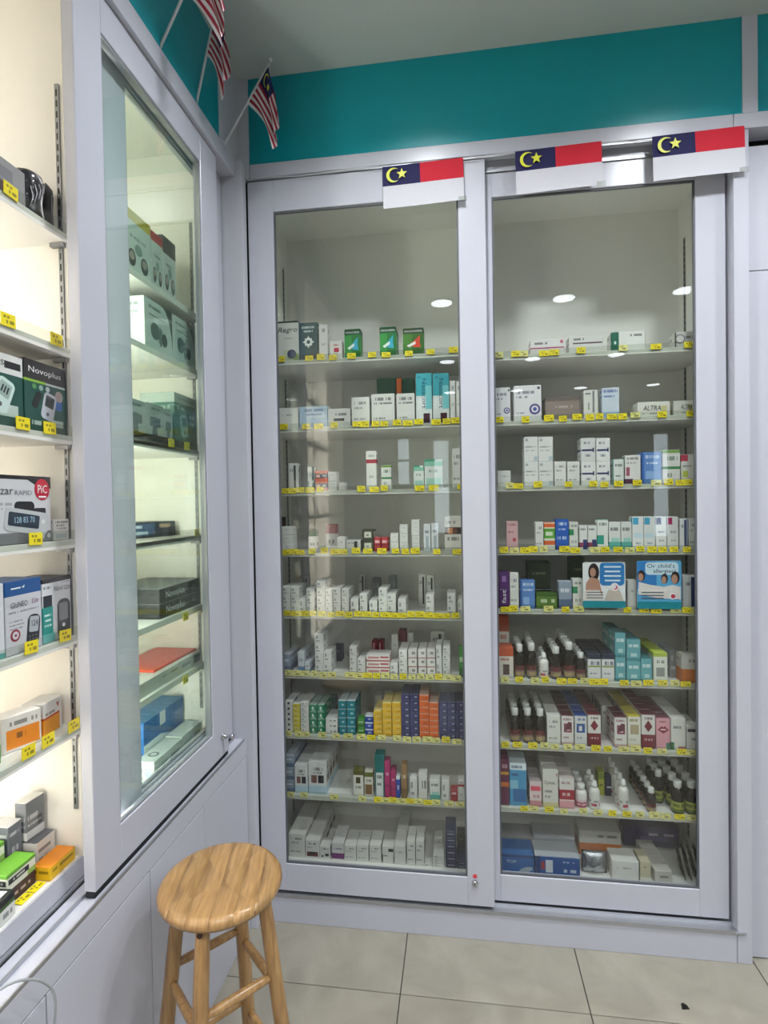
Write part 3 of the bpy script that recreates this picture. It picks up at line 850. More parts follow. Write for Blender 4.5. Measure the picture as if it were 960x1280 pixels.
# ------------------------------------------------------------------ carton designs: (words, base, panels, ink, text lines, top colour)
T3 = [(.12, .8, .74, .83), (.12, .6, .58, .65), (.12, .75, .2, .26)]
T2 = [(.15, .8, .62, .8), (.15, .55, .3, .42)]
D = {
 'plain': ('plain white carton', '#dcdad6', [], '#8a8a8c', [(.15, .7, .6, .68)], None),
 'mini': ('small white carton', '#dedcd8', [], '#75767a', [(.15, .8, .5, .78), (.15, .6, .2, .34)], None),
 'minired': ('small white red-printed carton', '#dedad6', [('#a8505a', 0, 1, .0, .12)], '#55565a', [(.15, .8, .5, .78)], None),
 'minidot': ('white carton with black dot', '#dcdad6', [('#3a2d30', .35, .65, .3, .75)], '#8a3a44', [(.1, .3, .4, .7)], None),
 'whiteslim': ('slim white carton', '#e2e0dc', [], '#6a6a70', [(.25, .75, .78, .88), (.3, .7, .4, .46)], None),
 'lines': ('white carton with grey text', '#dfddd8', [], '#6c6d72', T3, None),
 'linesbold': ('white carton with bold heading', '#e0deda', [], '#3c3d42', [(.08, .85, .78, .88), (.08, .92, .66, .72), (.1, .6, .18, .24)], None),
 'whitebold': ('white carton with bold name', '#dedcd8', [], '#3c3d42', [(.12, .88, .42, .72)], None),
 'grey': ('grey carton', '#8f8f90', [], '#c8c8c8', T2, None),
 'greycard': ('pale grey flat carton', '#b9bbc0', [('#8d9096', 0, 1, .35, .42)], '#7c7d82', [(.2, .8, .7, .78)], None),
 'greyblue': ('blue-grey carton', '#8f9bab', [('#5c6c86', 0, 1, 0, .35)], '#dde2e8', [(.15, .8, .6, .74)], '#b6bcc6'),
 'regro': ('white hair-care carton with grey script', '#dcdcd6', [('#23262c', 0, 1, .955, 1), ('#8ea05a', .55, 1, .0, .18), ('#c7cfae', .3, .75, .0, .28)], '#8f8f92', [(.3, .75, .55, .58)], '#26282c'),
 'darkteal': ('dark teal carton with white emblem', '#16494f', [('#0e3339', 0, 1, 0, .16)], '#cfdfe0', [(.15, .85, .84, .9), (.25, .75, .74, .79)], '#123b40'),
 'redsquare': ('small white carton with red square', '#e2dfda', [('#c4344c', .35, .75, .36, .6)], '#b04a58', [(.2, .8, .7, .8)], None),
 'nicoteal': ('green gum carton with blue arrow', '#2c7a3c', [('#1d4a2a', 0, 1, .8, .98), ('#3f9a4a', 0, .45, 0, .78)], '#d8e8d0', [(.1, .45, .08, .14)], '#1c5a34'),
 'nicored': ('green gum carton with red arrow', '#3d6e2c', [('#2a3d22', 0, 1, .8, .98), ('#4f8a35', 0, .45, 0, .78)], '#d8e8d0', [(.1, .45, .08, .14)], '#1c5a34'),
 'paleblue': ('pale blue carton', '#b4cbdc', [('#8fb3cf', .4, 1, 0, .45)], '#3a5e92', [(.2, .85, .74, .88), (.25, .8, .56, .66)], '#c9d8e2'),
 'blackband': ('white carton with black band', '#dcdad5', [('#26262a', .25, .72, .3, .45)], '#4a4a50', [(.2, .85, .6, .74)], None),
 'greencard': ('dark green carton behind white ones', '#1f4a3a', [], '#2f5c4a', [], '#1f4a3a'),
 'orangecard': ('narrow orange carton', '#d8662e', [], '#e08a50', [], '#d8662e'),
 'tealspray': ('teal and white nasal spray carton', '#dfe3e2', [('#3fa9b6', 0, 1, .55, 1), ('#7cc9cf', .6, 1, .28, .75), ('#4a1f30', .45, .85, .0, .2), ('#e8ecec', .1, .5, .28, .5)], '#1f5f72', [(.1, .3, .9, .94)], '#5fb8c2'),
 'darkstripe': ('white carton with dark stripe', '#d6d4cf', [('#2e2c30', .55, .78, .1, .92)], '#5c5c60', [(.1, .5, .7, .8)], None),
 'tealwhite': ('white carton with dark teal edge', '#dcdcd6', [('#1d4c52', .62, 1, 0, 1), ('#2f6f74', 0, .2, .0, .4)], '#4a4a50', [(.2, .55, .6, .75)], None),
 'orangenavy': ('orange carton with navy band', '#d1573a', [('#1f2a5a', 0, 1, .25, .75), ('#e8b0a0', .1, .4, .35, .6)], '#f0e0d0', [(.5, .9, .4, .6)], None),
 'redband': ('tall white carton with red band', '#dedcd6', [('#a82a3c', 0, 1, .68, .78)], '#5a5a60', [(.2, .8, .84, .9), (.3, .7, .3, .36)], None),
 'redband2': ('flat white carton with red print', '#dcd8d4', [('#b5404e', .0, 1, .0, .22), ('#b5404e', .6, .95, .55, .8)], '#b03a4a', [(.08, .55, .45, .75)], None),
 'greenband': ('white carton with green band', '#e0ded8', [('#3f8a4e', 0, 1, .42, .5), ('#7aa04a', 0, 1, .9, 1)], '#4a6a50', [(.15, .85, .68, .8), (.2, .7, .18, .3)], None),
 'minttop': ('white and mint green carton', '#dfe2dc', [('#8fc8b0', 0, 1, .76, .92), ('#4a9a7a', .0, .6, .92, 1), ('#a5cfc0', .1, .9, .1, .35)], '#6a8a80', [(.15, .8, .55, .64)], '#4a9a7a'),
 'browncard': ('narrow brown carton', '#4a3430', [], '#8a7a70', [], None),
 'greentop': ('white carton with dark green top', '#dedcd6', [('#2c5a3c', 0, 1, .74, 1)], '#4a4a50', [(.2, .8, .3, .44)], '#2c5a3c'),
 'darkredtop': ('grey carton with dark red top', '#a9a6a4', [('#6e1a2c', 0, 1, .66, 1), ('#dcdad6', 0, 1, 0, .22)], '#3c3c40', [(.2, .8, .3, .44)], '#6e1a2c'),
 'oliveframe': ('white carton with olive frame', '#3f3f2e', [('#d6d4c4', .2, .8, .25, .78)], '#3a3a30', [(.3, .7, .4, .55)], '#4a4a38'),
 'redbox': ('bright red carton', '#b02a34', [('#8c1f2a', 0, 1, .45, .55)], '#f0d8d8', [(.15, .8, .62, .8)], '#c03a44'),
 'sachet': ('small white sachet packet', '#d8dade', [('#aab4bc', .3, .7, .1, .55)], '#6a7078', [(.2, .8, .66, .76)], None),
 'photobrown': ('large white carton with brown photo', '#d8d3cb', [('#6b4432', 0, 1, .48, .68), ('#c98a5a', .2, .45, .5, .66), ('#2e2420', .7, .95, .48, .66)], '#5c5a58', [(.1, .8, .3, .4), (.1, .6, .78, .86)], None),
 'bluestripe': ('long white carton with blue stripe', '#cfd4da', [('#6c8db4', 0, 1, .12, .32)], '#6a7078', [(.15, .8, .55, .7)], None),
 'darkbox': ('dark charcoal carton', '#2c2d33', [], '#9a9aa0', [(.2, .7, .6, .7)], None),
 'darkred': ('dark red carton', '#7e1c2c', [('#c8b0a8', .3, .5, .1, .9)], '#e0c8c8', [], None),
 'greenbox': ('green carton', '#3c8a3a', [('#2c6a2e', 0, 1, 0, .3)], '#d8e8d0', [(.2, .8, .5, .66)], None),
 'yellowflat': ('yellow-fronted white carton', '#d9c92a', [], '#8a7a20', [(.1, .7, .35, .6)], '#dcdad4'),
 'greencode': ('bright green carton', '#0f7f55', [('#dfe8e0', .35, .6, .35, .7)], '#e6efe8', [(.15, .85, .12, .26)], '#9ab0a4'),
 'darkgreen': ('dark green carton', '#155a40', [], '#8ab0a0', [(.2, .8, .6, .7)], None),
 'tealbox': ('teal carton', '#1f8a98', [('#176c78', 0, .12, 0, 1)], '#cfe6e8', [(.25, .85, .4, .62)], '#cfd6d8'),
 'bluebox': ('royal blue carton', '#2a4aa8', [('#e0e4ea', 0, 1, .86, 1)], '#dfe4f0', [(.2, .8, .4, .6)], '#d4d6dc'),
 'yellowbox': ('golden yellow carton', '#e0b01e', [('#c89412', 0, 1, 0, .12)], '#7a5a10', [(.25, .85, .36, .6)], '#e2cd88'),
 'navybox': ('navy blue carton', '#1f2058', [('#3a2d78', 0, .2, 0, 1)], '#b8bcd8', [(.3, .85, .4, .62)], '#3a3a60'),
 'orangebox': ('orange carton', '#dd6420', [('#c04f14', 0, 1, 0, .12)], '#8a3208', [(.25, .85, .38, .62)], '#d8b4a0'),
 'photocare': ('white carton with photo square', '#dcdcda', [('#b8d4e2', 0, 1, 0, .26), ('#7a5148', .16, .46, .34, .58), ('#20242c', .54, .86, .34, .58)], '#5a5c62', [(.2, .8, .72, .82), (.25, .75, .63, .68)], None),
 'olivewhite': ('white carton with olive crest', '#dedcd4', [('#5c5a2c', 0, 1, .82, 1), ('#4a4828', .28, .72, .5, .74)], '#6a6a60', [(.2, .8, .3, .4)], '#6a6838'),
 'brownwhite': ('white carton with brown photo', '#d4d0c4', [('#7a5a34', .1, .9, .1, .5), ('#5c6a2c', 0, 1, .8, 1)], '#6a6a60', [(.2, .8, .6, .7)], None),
 'tealtall': ('tall teal carton with white label', '#0f6a6a', [('#d8dcdc', .12, .88, .0, .58)], '#3a4a4c', [(.2, .8, .44, .52), (.2, .7, .28, .34)], '#0f6a6a'),
 'magenta': ('magenta carton', '#b02a6a', [('#8c1e54', 0, 1, .3, .36)], '#f0c8dc', [(.2, .8, .6, .68)], '#8c1e54'),
 'tan': ('tan brown carton', '#9a7850', [('#7a5c3a', 0, 1, 0, .3)], '#e0d0b8', [(.2, .8, .6, .7)], None),
 'tealfoot': ('white carton with teal foot', '#dfe0dc', [('#5fb0a4', 0, 1, 0, .28), ('#a0d0c6', .2, .9, .28, .42)], '#4c5a5c', [(.12, .8, .68, .8)], None),
 'footred': ('white carton with dark red picture', '#dcdad6', [('#5c1820', .1, .9, .08, .34), ('#1e1a1c', .3, .7, .18, .34)], '#4a4a50', [(.15, .75, .74, .84), (.15, .5, .56, .62)], None),
 'blackdots': ('white carton with black figures', '#dedcd8', [('#2a2a2e', .5, .85, .2, .42), ('#2a2a2e', .15, .35, .14, .28)], '#2c2c30', [(.15, .8, .74, .84)], None),
 'footpurple': ('white carton with purple foot', '#dcdad8', [('#7a2a78', 0, 1, .06, .38)], '#6a5a70', [(.15, .85, .6, .68)], None),
 'blackcorner': ('white carton with black corner', '#dedcd6', [('#26262a', .55, 1, .68, .86), ('#3a2430', 0, .08, 0, .5)], '#6a6a70', [(.12, .5, .4, .48)], None),
 'navyline': ('navy carton with white line', '#1c2048', [('#c8ccdc', .2, .85, .44, .54)], '#d8dcea', [], '#262a58'),
 'pinkline': ('long white carton with pink line', '#e4dfde', [('#a8345c', 0, 1, .38, .46), ('#c85a7a', .88, .96, .7, .9)], '#3c3a40', [(.12, .5, .66, .8)], None),
 'darkline': ('long white carton with maroon line', '#e2e0dc', [('#5c3348', .12, 1, .52, .6)], '#2c2c30', [(.14, .45, .74, .86)], None),
 'greenleft': ('white carton with green end', '#e4e4de', [('#1f6a52', 0, .22, 0, 1), ('#d8e8e8', .08, .14, .35, .5)], '#4c4c50', [(.45, .9, .72, .84)], None),
 'circles': ('grey-white carton with ring print', '#cfcdc8', [('#4a4844', 0, .06, 0, 1)], '#3a3836', [(.4, .95, .55, .72)], None),
 'purplering': ('white carton with purple ring', '#e2e0e2', [('#3c3648', .86, .95, .88, .95)], '#6a6478', [(.1, .75, .76, .84), (.1, .5, .64, .7), (.08, .4, .2, .24)], None),
 'browntint': ('grey-brown low carton', '#8d8078', [('#6e625c', 0, 1, .8, 1)], '#b8aca4', [(.2, .8, .5, .6)], '#7a6e68'),
 'darkdots': ('white carton with black droplets', '#e2e0da', [], '#2c2a2e', [(.62, .76, .2, .96), (.1, .5, .84, .9), (.2, .4, .3, .56)], None),
 'blueleaf': ('pale blue carton with blue heading', '#cfd9e4', [('#a8bed4', 0, 1, 0, .2)], '#2a4a9a', [(.08, .9, .84, .93), (.1, .8, .68, .74)], None),
 'altra': ('white carton with large dark lettering', '#dcdad0', [('#c8c08a', .72, .9, .3, .7)], '#6a6a64', [(.12, .8, .14, .22)], None),
 'hairline': ('white carton with fine text', '#dfdedc', [('#b8c4ca', .7, 1, .0, .2)], '#7c8088', [(.1, .3, .82, .92), (.1, .85, .56, .62), (.1, .8, .42, .47)], None),
 'tearbar': ('white carton with navy bar', '#e0e0de', [('#2c3460', .05, .85, .44, .52), ('#2c3460', .8, .9, .4, .58)], '#3c4264', [(.1, .6, .74, .84), (.3, .7, .2, .3)], None),
 'tealedge': ('white carton with teal edge', '#dedfdc', [('#2a8a7a', 0, .08, 0, 1)], '#4c5a5c', [(.2, .85, .7, .8), (.25, .7, .3, .36)], '#2a8a7a'),
 'purplefoot': ('white carton with purple foot', '#dedcd8', [('#5c2c4c', 0, .5, 0, .18), ('#a8556a', .08, .3, .28, .58)], '#6a5a62', [(.1, .85, .84, .92), (.1, .7, .7, .75)], None),
 'blueleafdark': ('mid-blue carton', '#5f88c4', [('#3a62a8', 0, .12, 0, 1), ('#8fb0dc', .2, .6, .15, .4)], '#dfe6f2', [(.2, .9, .8, .9), (.25, .8, .62, .68)], '#4a70b0'),
 'redtop': ('white carton with red square', '#e0ddd6', [('#c0304a', 0, .5, .76, 1), ('#b8c048', .1, .5, .2, .42)], '#6a6a60', [(.1, .8, .56, .62)], None),
 'pink': ('pale pink carton', '#d8aeb0', [('#c0404c', .55, .8, .3, .42)], '#8a4a54', [(.15, .8, .84, .92), (.15, .6, .6, .66)], None),
 'greenorange': ('green and orange striped carton', '#dcdcd0', [('#d8642c', 0, 1, .82, .96), ('#5aa03a', 0, 1, .42, .78), ('#d8642c', 0, 1, .18, .34)], '#f4f4e8', [(.15, .85, .52, .66)], '#d8642c'),
 'bluelines': ('deep blue carton', '#245ab4', [('#163f86', 0, 1, 0, .12)], '#d8e4f4', [(.15, .85, .8, .9), (.2, .75, .64, .7), (.15, .85, .34, .44)], '#1d4c9c'),
 'greenside': ('white carton with green patch', '#dfded8', [('#2f8a58', 0, .5, .52, .74)], '#4c5c54', [(.12, .85, .82, .9), (.2, .8, .24, .34)], None),
 'navyfoot': ('white carton with navy corner', '#e0dfdc', [('#2c3a6a', .45, 1, 0, .42), ('#8a3a5a', .0, .5, .1, .3)], '#4c4c58', [(.12, .8, .8, .88)], None),
 'tealcorner': ('tall white carton with teal corner', '#e2e3de', [('#2f9a86', 0, .6, .18, .48)], '#4c5a5c', [(.12, .85, .8, .9)], '#2f9a86'),
 'cyansq': ('tall white carton with cyan square', '#e2e2e0', [('#4aa8cc', .05, .55, .76, .97), ('#c4dce6', .1, .9, .35, .5)], '#8a9aa4', [(.3, .75, .16, .22)], None),
 'navysq': ('tall white carton with navy square', '#e2e2e0', [('#1f2f66', .05, .5, .76, .97)], '#6a7084', [(.2, .8, .5, .56), (.3, .75, .24, .3)], None),
 'magentasq': ('tall white carton with magenta square', '#e2e2e0', [('#b02a62', .05, .45, .76, .97)], '#8a6a78', [(.2, .8, .5, .56), (.3, .75, .24, .3)], None),
 'navycurve': ('white carton with navy side', '#dcdcdc', [('#26345c', .55, .8, .1, .95), ('#8a92a8', .8, 1, 0, 1)], '#5a6074', [(.08, .5, .7, .8)], None),
 'purple': ('purple carton with vertical white name', '#5c2c6e', [('#a878b8', .3, .7, .72, .88)], '#e0d0e8', [], '#5c2c6e'),
 'olivegreen': ('olive green tea carton', '#5c7a34', [('#3f5c24', 0, 1, .8, 1)], '#d8e0c0', [(.12, .88, .4, .62)], '#4a6628'),
 'oliveglass': ('tall dark olive carton', '#3c452c', [('#2c3320', 0, 1, .0, .4)], '#7a8460', [(.2, .8, .7, .76)], '#454e34'),
 'orangephoto': ('orange and white carton with portrait', '#ded6cc', [('#c8552c', 0, 1, .72, 1), ('#5c4a44', .28, .72, .12, .46)], '#a8502c', [(.1, .8, .58, .66)], '#c8552c'),
 'navytop': ('white carton with navy top', '#dedede', [('#26304a', 0, 1, .8, 1), ('#8aa04a', .05, .95, .5, .56)], '#2c3a6a', [(.1, .9, .58, .72), (.15, .7, .24, .3)], '#23283a'),
 'tealpale': ('pale teal carton', '#6aacb4', [('#4a929c', 0, 1, 0, .12), ('#b8d8da', .3, .75, .18, .34)], '#e4f0f0', [(.15, .85, .62, .76)], '#3a7a80'),
 'limetop': ('white carton with lime top', '#dcdccf', [('#a8b82c', 0, 1, .86, 1), ('#8a8a84', .2, .8, .2, .5)], '#5c5c58', [(.15, .85, .64, .74)], '#b4c42c'),
 'orangefoot': ('grey-white carton with orange foot', '#c9c6c0', [('#c8702c', 0, 1, 0, .5)], '#6a6460', [(.4, .9, .74, .84)], '#b8b4ae'),
 'redphoto': ('white carton with dark red photo', '#dcd8d4', [('#8a4a58', .2, .85, .44, .74), ('#e0c0c0', .4, .7, .5, .64), ('#c8a8ac', 0, 1, 0, .12)], '#8a5a64', [(.15, .85, .84, .92), (.15, .6, .24, .3)], '#5c2432'),
 'bluephoto': ('white carton with blue photo', '#dcdcdc', [('#3a5a9a', .15, .85, .44, .74), ('#dcdce0', .35, .6, .5, .66)], '#3a5a9a', [(.15, .85, .84, .92), (.15, .6, .24, .3)], '#2a4a94'),
 'yellowphoto': ('white carton with yellow photo', '#dedcd2', [('#b0a080', .2, .85, .44, .74), ('#d8d0a8', 0, 1, 0, .14)], '#8a7a3a', [(.15, .85, .84, .92), (.15, .6, .24, .3)], '#c8b840'),
 'reddiamond': ('white and maroon carton with diamond', '#dedad6', [('#7a2232', 0, 1, 0, .42)], '#5c2432', [(.2, .8, .86, .93), (.2, .8, .24, .3, '#e0c8cc')], '#6a2030'),
 'pinklips': ('pink carton with lips print', '#d89aa4', [('#3a7a5c', .7, 1, 0, .22)], '#8a3a4a', [(.2, .7, .84, .9)], '#6a2838'),
 'greencorner': ('white carton with green corner', '#dedcd6', [('#3a7a4c', 0, .22, 0, .24), ('#b06a70', .5, 1, 0, .12)], '#6a6a6a', [(.15, .7, .66, .74)], None),
 'blackline': ('white carton with black line', '#d8d6d0', [('#26262a', .1, .95, .72, .84)], '#5c5c60', [(.3, .8, .4, .5)], None),
 'purpleorange': ('purple carton with orange band', '#6a1f4a', [('#d8702c', 0, 1, .4, .5), ('#d8a02c', 0, 1, .66, .72)], '#e8c8d0', [(.2, .8, .8, .88)], '#6a1f4a'),
 'bluewave': ('blue wave-print carton', '#4a9ac8', [('#dce8ee', 0, 1, .84, 1), ('#2a6aa8', .2, 1, .1, .4), ('#8ac4dc', 0, .5, .4, .6)], '#2a4a7a', [(.12, .75, .88, .94), (.12, .5, .7, .76)], '#c8d4da'),
 'pinktop': ('white carton with pink panel', '#dcc8c8', [('#d84a64', .1, .9, .62, .8), ('#c88a90', 0, 1, 0, .25)], '#a84a5c', [(.2, .8, .36, .46)], '#a89a9c'),
 'zyr': ('large white allergy carton', '#dedcd4', [('#d8d0a0', 0, 1, 0, .14)], '#6a6a6c', [(.12, .6, .4, .46), (.12, .5, .26, .32)], '#c4c0ba'),
 'redpink': ('red-footed white carton', '#dedad6', [('#e0a0a8', 0, 1, 0, .26), ('#a82438', 0, 1, .3, .62)], '#f0d8dc', [(.12, .7, .42, .52), (.12, .7, .8, .88, '#8a4a54')], '#c8bcb8'),
 'yellowgreen': ('yellow-green carton at the back', '#b4b83a', [('#7a8a2c', 0, 1, .7, 1)], '#4a5420', [(.2, .8, .4, .5)], None),
 'blueburn': ('blue wound-care carton', '#1f5a9c', [('#0f3a70', 0, 1, .84, 1)], '#b8d0e4', [], '#2a64a4'),
 'blueburn2': ('blue device carton with white picture', '#1c4f94', [('#0f356c', 0, .12, 0, 1), ('#d0d6dc', .24, .4, .15, .8), ('#a83a3a', .14, .22, .3, .7)], '#d8e2ee', [(.5, .92, .2, .36), (.6, .9, .7, .76)], '#b8bcc4'),
 'cream': ('cream carton', '#c8c0a4', [('#dcdccf', 0, 1, 0, .25)], '#6a6450', [(.15, .6, .7, .76)], None),
 'purpledark': ('large dark purple carton behind others', '#3a2a5c', [('#5a4488', .3, .8, .3, .5)], '#c8bcdc', [(.4, .9, .56, .68)], '#2c2048'),
}
DM = {}
def dmat(des):
    if des not in DM:
        w_, base, pan, ik, ln, top = D[des]
        DM[des] = print_mat('carton_' + des, base, pan, ik, ln, top)
    return DM[des]

BOXC = {}
def carton_mesh(w, d, h, m_):
    k = (round(w, 4), round(d, 4), round(h, 4), m_.name)
    if k not in BOXC:
        bm = bmesh.new(); bm_box(bm, -w / 2, w / 2, 0, d, 0, h, bev=min(0.0012, h * .05))
        # tuck flap slit along the front top edge
        if h > 0.05: bm_box(bm, -w * .44, w * .44, 0.0006, d * .9, h - 0.0003, h + 0.0006)
        BOXC[k] = mesh_of(bm, 'carton', m_)
    return BOXC[k]

SHELFW = {i: words[i] for i in range(9)}
def shelf_words(side, i):
    return ('%s shelf' % words[i] if i < 8 else 'bottom') + ' behind %s door' % ('left' if side == 'L' else 'right')

LET_DARK = ink('#2c2e36'); LET_WHITE = ink('#eef0ee')
def decorate(e, des, w, h):
    """lettering and emblems on the front row cartons that show them"""
    if des == 'regro':
        text(e, 'Regro', 0, h * .78, h * .13, LET_DARK, w * .86, shear=.25)
        poly('emblem', ell(w * .18, h * .17, w * .2, w * .2), ink('#2c3a62'), e)
    elif des == 'darkteal':
        poly('emblem', [(w * (.32, .2, .27, .2)[k % 4] * math.cos(k * math.tau / 16), h * .48 + w * (.32, .2, .27, .2)[k % 4] * math.sin(k * math.tau / 16)) for k in range(16)], ink('#dfe8e8'), e)
        poly('emblem', ell(0, h * .48, w * .1, w * .1), ink('#16494f'), e, y=-0.0009)
    elif des in ('nicoteal', 'nicored'):
        text(e, 'nicorette', 0, h * .885, h * .10, LET_WHITE, w * .84)
        c = ink('#3aa8c8') if des == 'nicoteal' else ink('#d8442c')
        poly('emblem', [(-w * .12, h * .42), (w * .34, h * .72), (w * .3, h * .48), (w * .36, h * .26), (w * .0, h * .28)], c, e)
        poly('emblem', [(-w * .32, h * .34), (w * .1, h * .5), (w * .12, h * .4), (-w * .2, h * .28)], LET_WHITE, e, y=-0.0008)
    elif des == 'tealspray':
        text(e, 'Nasacort', 0, h * .6, w * .28, ink('#1f4f66'), h * .6, vert='down')
    elif des == 'altra':
        text(e, 'ALTRA', -w * .06 if w > .1 else w * .1, h * .55, h * .34, LET_DARK, w * .55, shear=.2)
    elif des == 'zyr':
        text(e, 'Zyrtec', -w * .05, h * .66, h * .09, ink('#55565c'), w * .68)
        poly('emblem', [(w * .36, h * .9), (w * .44, h * .9), (w * .4, h * .8)], ink('#b0405c'), e)
    elif des == 'purple':
        text(e, 'fast', 0, h * .32, w * .4, LET_WHITE, h * .36, vert=True)
    elif des == 'purplering':
        for r_, c in ((.2, '#5a4a8c'), (.13, '#e2e0e2'), (.07, '#4a5aa0')):
            poly('emblem', ell(w * .26, h * .32, w * r_, w * r_), ink(c), e, y=-0.0004 - .0003 * (.25 - r_) * 20)
    elif des == 'blueburn':
        text(e, 'TOP', -w * .2, h * .6, h * .16, ink('#b8d0e4'), w * .3)
        poly('emblem', ell(w * .25, h * .2, w * .22, h * .14, rot=.3), ink('#9aa8b0'), e)
    elif des == 'reddiamond':
        poly('emblem', [(0, h * .5), (w * .3, h * .66), (0, h * .84), (-w * .3, h * .66)], ink('#7a2232'), e)
    elif des == 'redphoto':
        poly('emblem', [(-w * .3, h * .5), (w * .3, h * .56), (w * .34, h * .78), (w * .05, h * .8)], ink('#6a3442'), e)
    elif des == 'pinklips':
        poly('emblem', [(-w * .4, h * .62), (-w * .12, h * .74), (0, h * .7), (w * .12, h * .74), (w * .4, h * .62), (0, h * .5)], ink('#8c2438'), e)
        poly('emblem', ell(0, h * .63, w * .22, h * .02), ink('#e8c8cc'), e, y=-0.0009)
    elif des == 'circles':
        for r_, c in ((.3, '#6a6864'), (.24, '#cfcdc8')):
            poly('emblem', ell(-w * .24, h * .55, h * r_, h * r_), ink(c), e, y=-.0006 - (.3 - r_) * .004)

EM = set(('regro', 'darkteal', 'nicoteal', 'nicored', 'tealspray', 'altra', 'zyr', 'purple', 'purplering', 'blueburn', 'reddiamond', 'redphoto', 'pinklips', 'circles'))
for (side, i), rows in GOODS.items():
    zs = (ZL if side == 'L' else ZR)[i]
    where = shelf_words(side, i)
    same = {}
    for r_ in sorted(rows, key=lambda q: q[0]): same.setdefault(D[r_[7]][0], []).append(r_)
    for r_ in rows:
        x0, x1, y, h, d, s, n, des = r_
        desc = D[des][0]
        grp_ = same[desc]
        colw = '' if len(grp_) == 1 else words[grp_.index(r_)] + ' ' 
        w = x1 - x0
        m_ = dmat(des)
        for k in range(s):
            for q in range(n):
                me = carton_mesh(w - .0006, d, h - .0004, m_)
                jx = 0 if s == 1 and n == 1 else random.uniform(-.0003, .0003)
                o = obj('tablet_carton' if s > 1 else 'medicine_carton', me, None, ((x0 + x1) / 2 + jx, y + q * (d + .002), zs + .0003 + k * (h + .0002)))
                if s > 1:
                    lv = 'bottom' if k == 0 else ('top' if k == s - 1 else words[k] + ' up')
                    pos = '%s of %sstack' % (lv, colw or 'its ')
                elif n > 1:
                    pos = ('front' if q == 0 else words[q] + ' back') + ' of %sfile' % (colw or 'its ')
                    
                else:
                    pos = (colw.strip() + ' from left') if colw else ''
                if s > 1 and n > 1: pos = ('front ' if q == 0 else 'back ') + pos.replace(' stack', '')
                lab = desc + (', ' + pos if pos else '') + ', ' + where
                tag(o, lab, 'carton', 'cartons on the ' + where if s * n > 1 or len(grp_) > 1 else None)
                if q == 0 and k == 0 and des in EM: decorate(o, des, w, h)

# ------------------------------------------------------------------ bottles
AMB = mat('amber_glass', '#140a07', 0.12)
WPL = mat('white_bottle_plastic', '#dcdad4', 0.35)
CAPW = mat('white_cap', '#d6d6d4', 0.4)
LB = {'amber': print_mat('label_amber', '#8a7468', [('#6e2c2e', 0, 1, .55, 1), ('#a89468', .2, .8, .1, .4)], '#4a3030', [(.1, .9, .65, .85)]),
      'white': print_mat('label_white', '#d8d8d4', [('#b8405a', .3, .8, .2, .5)], '#5a5a60', [(.1, .9, .65, .85)]),
      'whitepink': print_mat('label_pink', '#a83c58', [('#dcc0c8', 0, 1, .7, 1)], '#f0dce0', [(.1, .9, .3, .5)]),
      'lime': print_mat('label_lime', '#a8ae4a', [('#6a7a2c', 0, 1, 0, .3)], '#3c4420', [(.1, .9, .5, .8)])}
BMEM = {}
def bottle_meshes(r, h, ty):
    key = (round(r, 4), round(h, 3), ty)
    if key in BMEM: return BMEM[key]
    bm = bmesh.new()
    hs = h * .62
    bm_lathe(bm, [(r * .9, 0), (r, .003), (r, hs), (r * .94, hs + h * .05), (r * .74, hs + h * .11), (r * .5, hs + h * .145), (r * .46, h * .82)], 16)
    body = mesh_of(bm, 'body', AMB if ty in ('amber', 'lime') else WPL)
    bm = bmesh.new()
    if ty in ('white',): prof = [(r * .55, hs + h * .15), (r * .55, h * .86), (r * .5, h * .87), (r * .42, h * .98), (r * .3, h)]
    else: prof = [(r * .62, h * .79), (r * .64, h * .795), (r * .64, h * .985), (r * .56, h)]
    bm_lathe(bm, prof, 16)
    cap = mesh_of(bm, 'cap', CAPW)
    bm = bmesh.new()
    rr = r + .0005
    seg = 16
    a = [[bm.verts.new((rr * math.cos(k * math.tau / seg), rr * math.sin(k * math.tau / seg), z)) for k in range(seg)] for z in (h * .07, hs * .62)]
    for k in range(seg):
        f = bm.faces.new((a[0][k], a[0][(k + 1) % seg], a[1][(k + 1) % seg], a[1][k])); f.smooth = True
    lab = mesh_of(bm, 'bottle_label', LB[ty])
    BMEM[key] = (body, cap, lab)
    return BMEM[key]
BW = {'amber': 'dark brown syrup bottle with white cap', 'white': 'white plastic bottle with white cap', 'whitepink': 'white bottle with pink label', 'lime': 'dark bottle with lime label'}
for (side, i), rows in BOTTLES.items():
    zs = (ZL if side == 'L' else ZR)[i]
    for r_ in rows:
        x, r, h, ty, n, yo = r_
        if yo: x -= .008
        grp_ = sorted([q for q in rows if q[3] == ty], key=lambda q: q[0])
        for q in range(n):
            e = empty('medicine_bottle', (x, .105 + r + yo + q * (2 * r + .008), zs + .0002), random.uniform(-.5, .5))
            b, c, l = bottle_meshes(r, h, ty)
            obj('body', b, e); obj('cap', c, e); obj('bottle_label', l, e)
            pos = ('front' if q == 0 else words[q] + ' back') + ' of ' + (words[grp_.index(r_)] if len(grp_) > 1 else 'its') + ' file'
            tag(e, BW[ty] + ', ' + pos + ', ' + '%s shelf, right' % words[i], 'bottle', 'bottles on the ' + shelf_words(side, i))
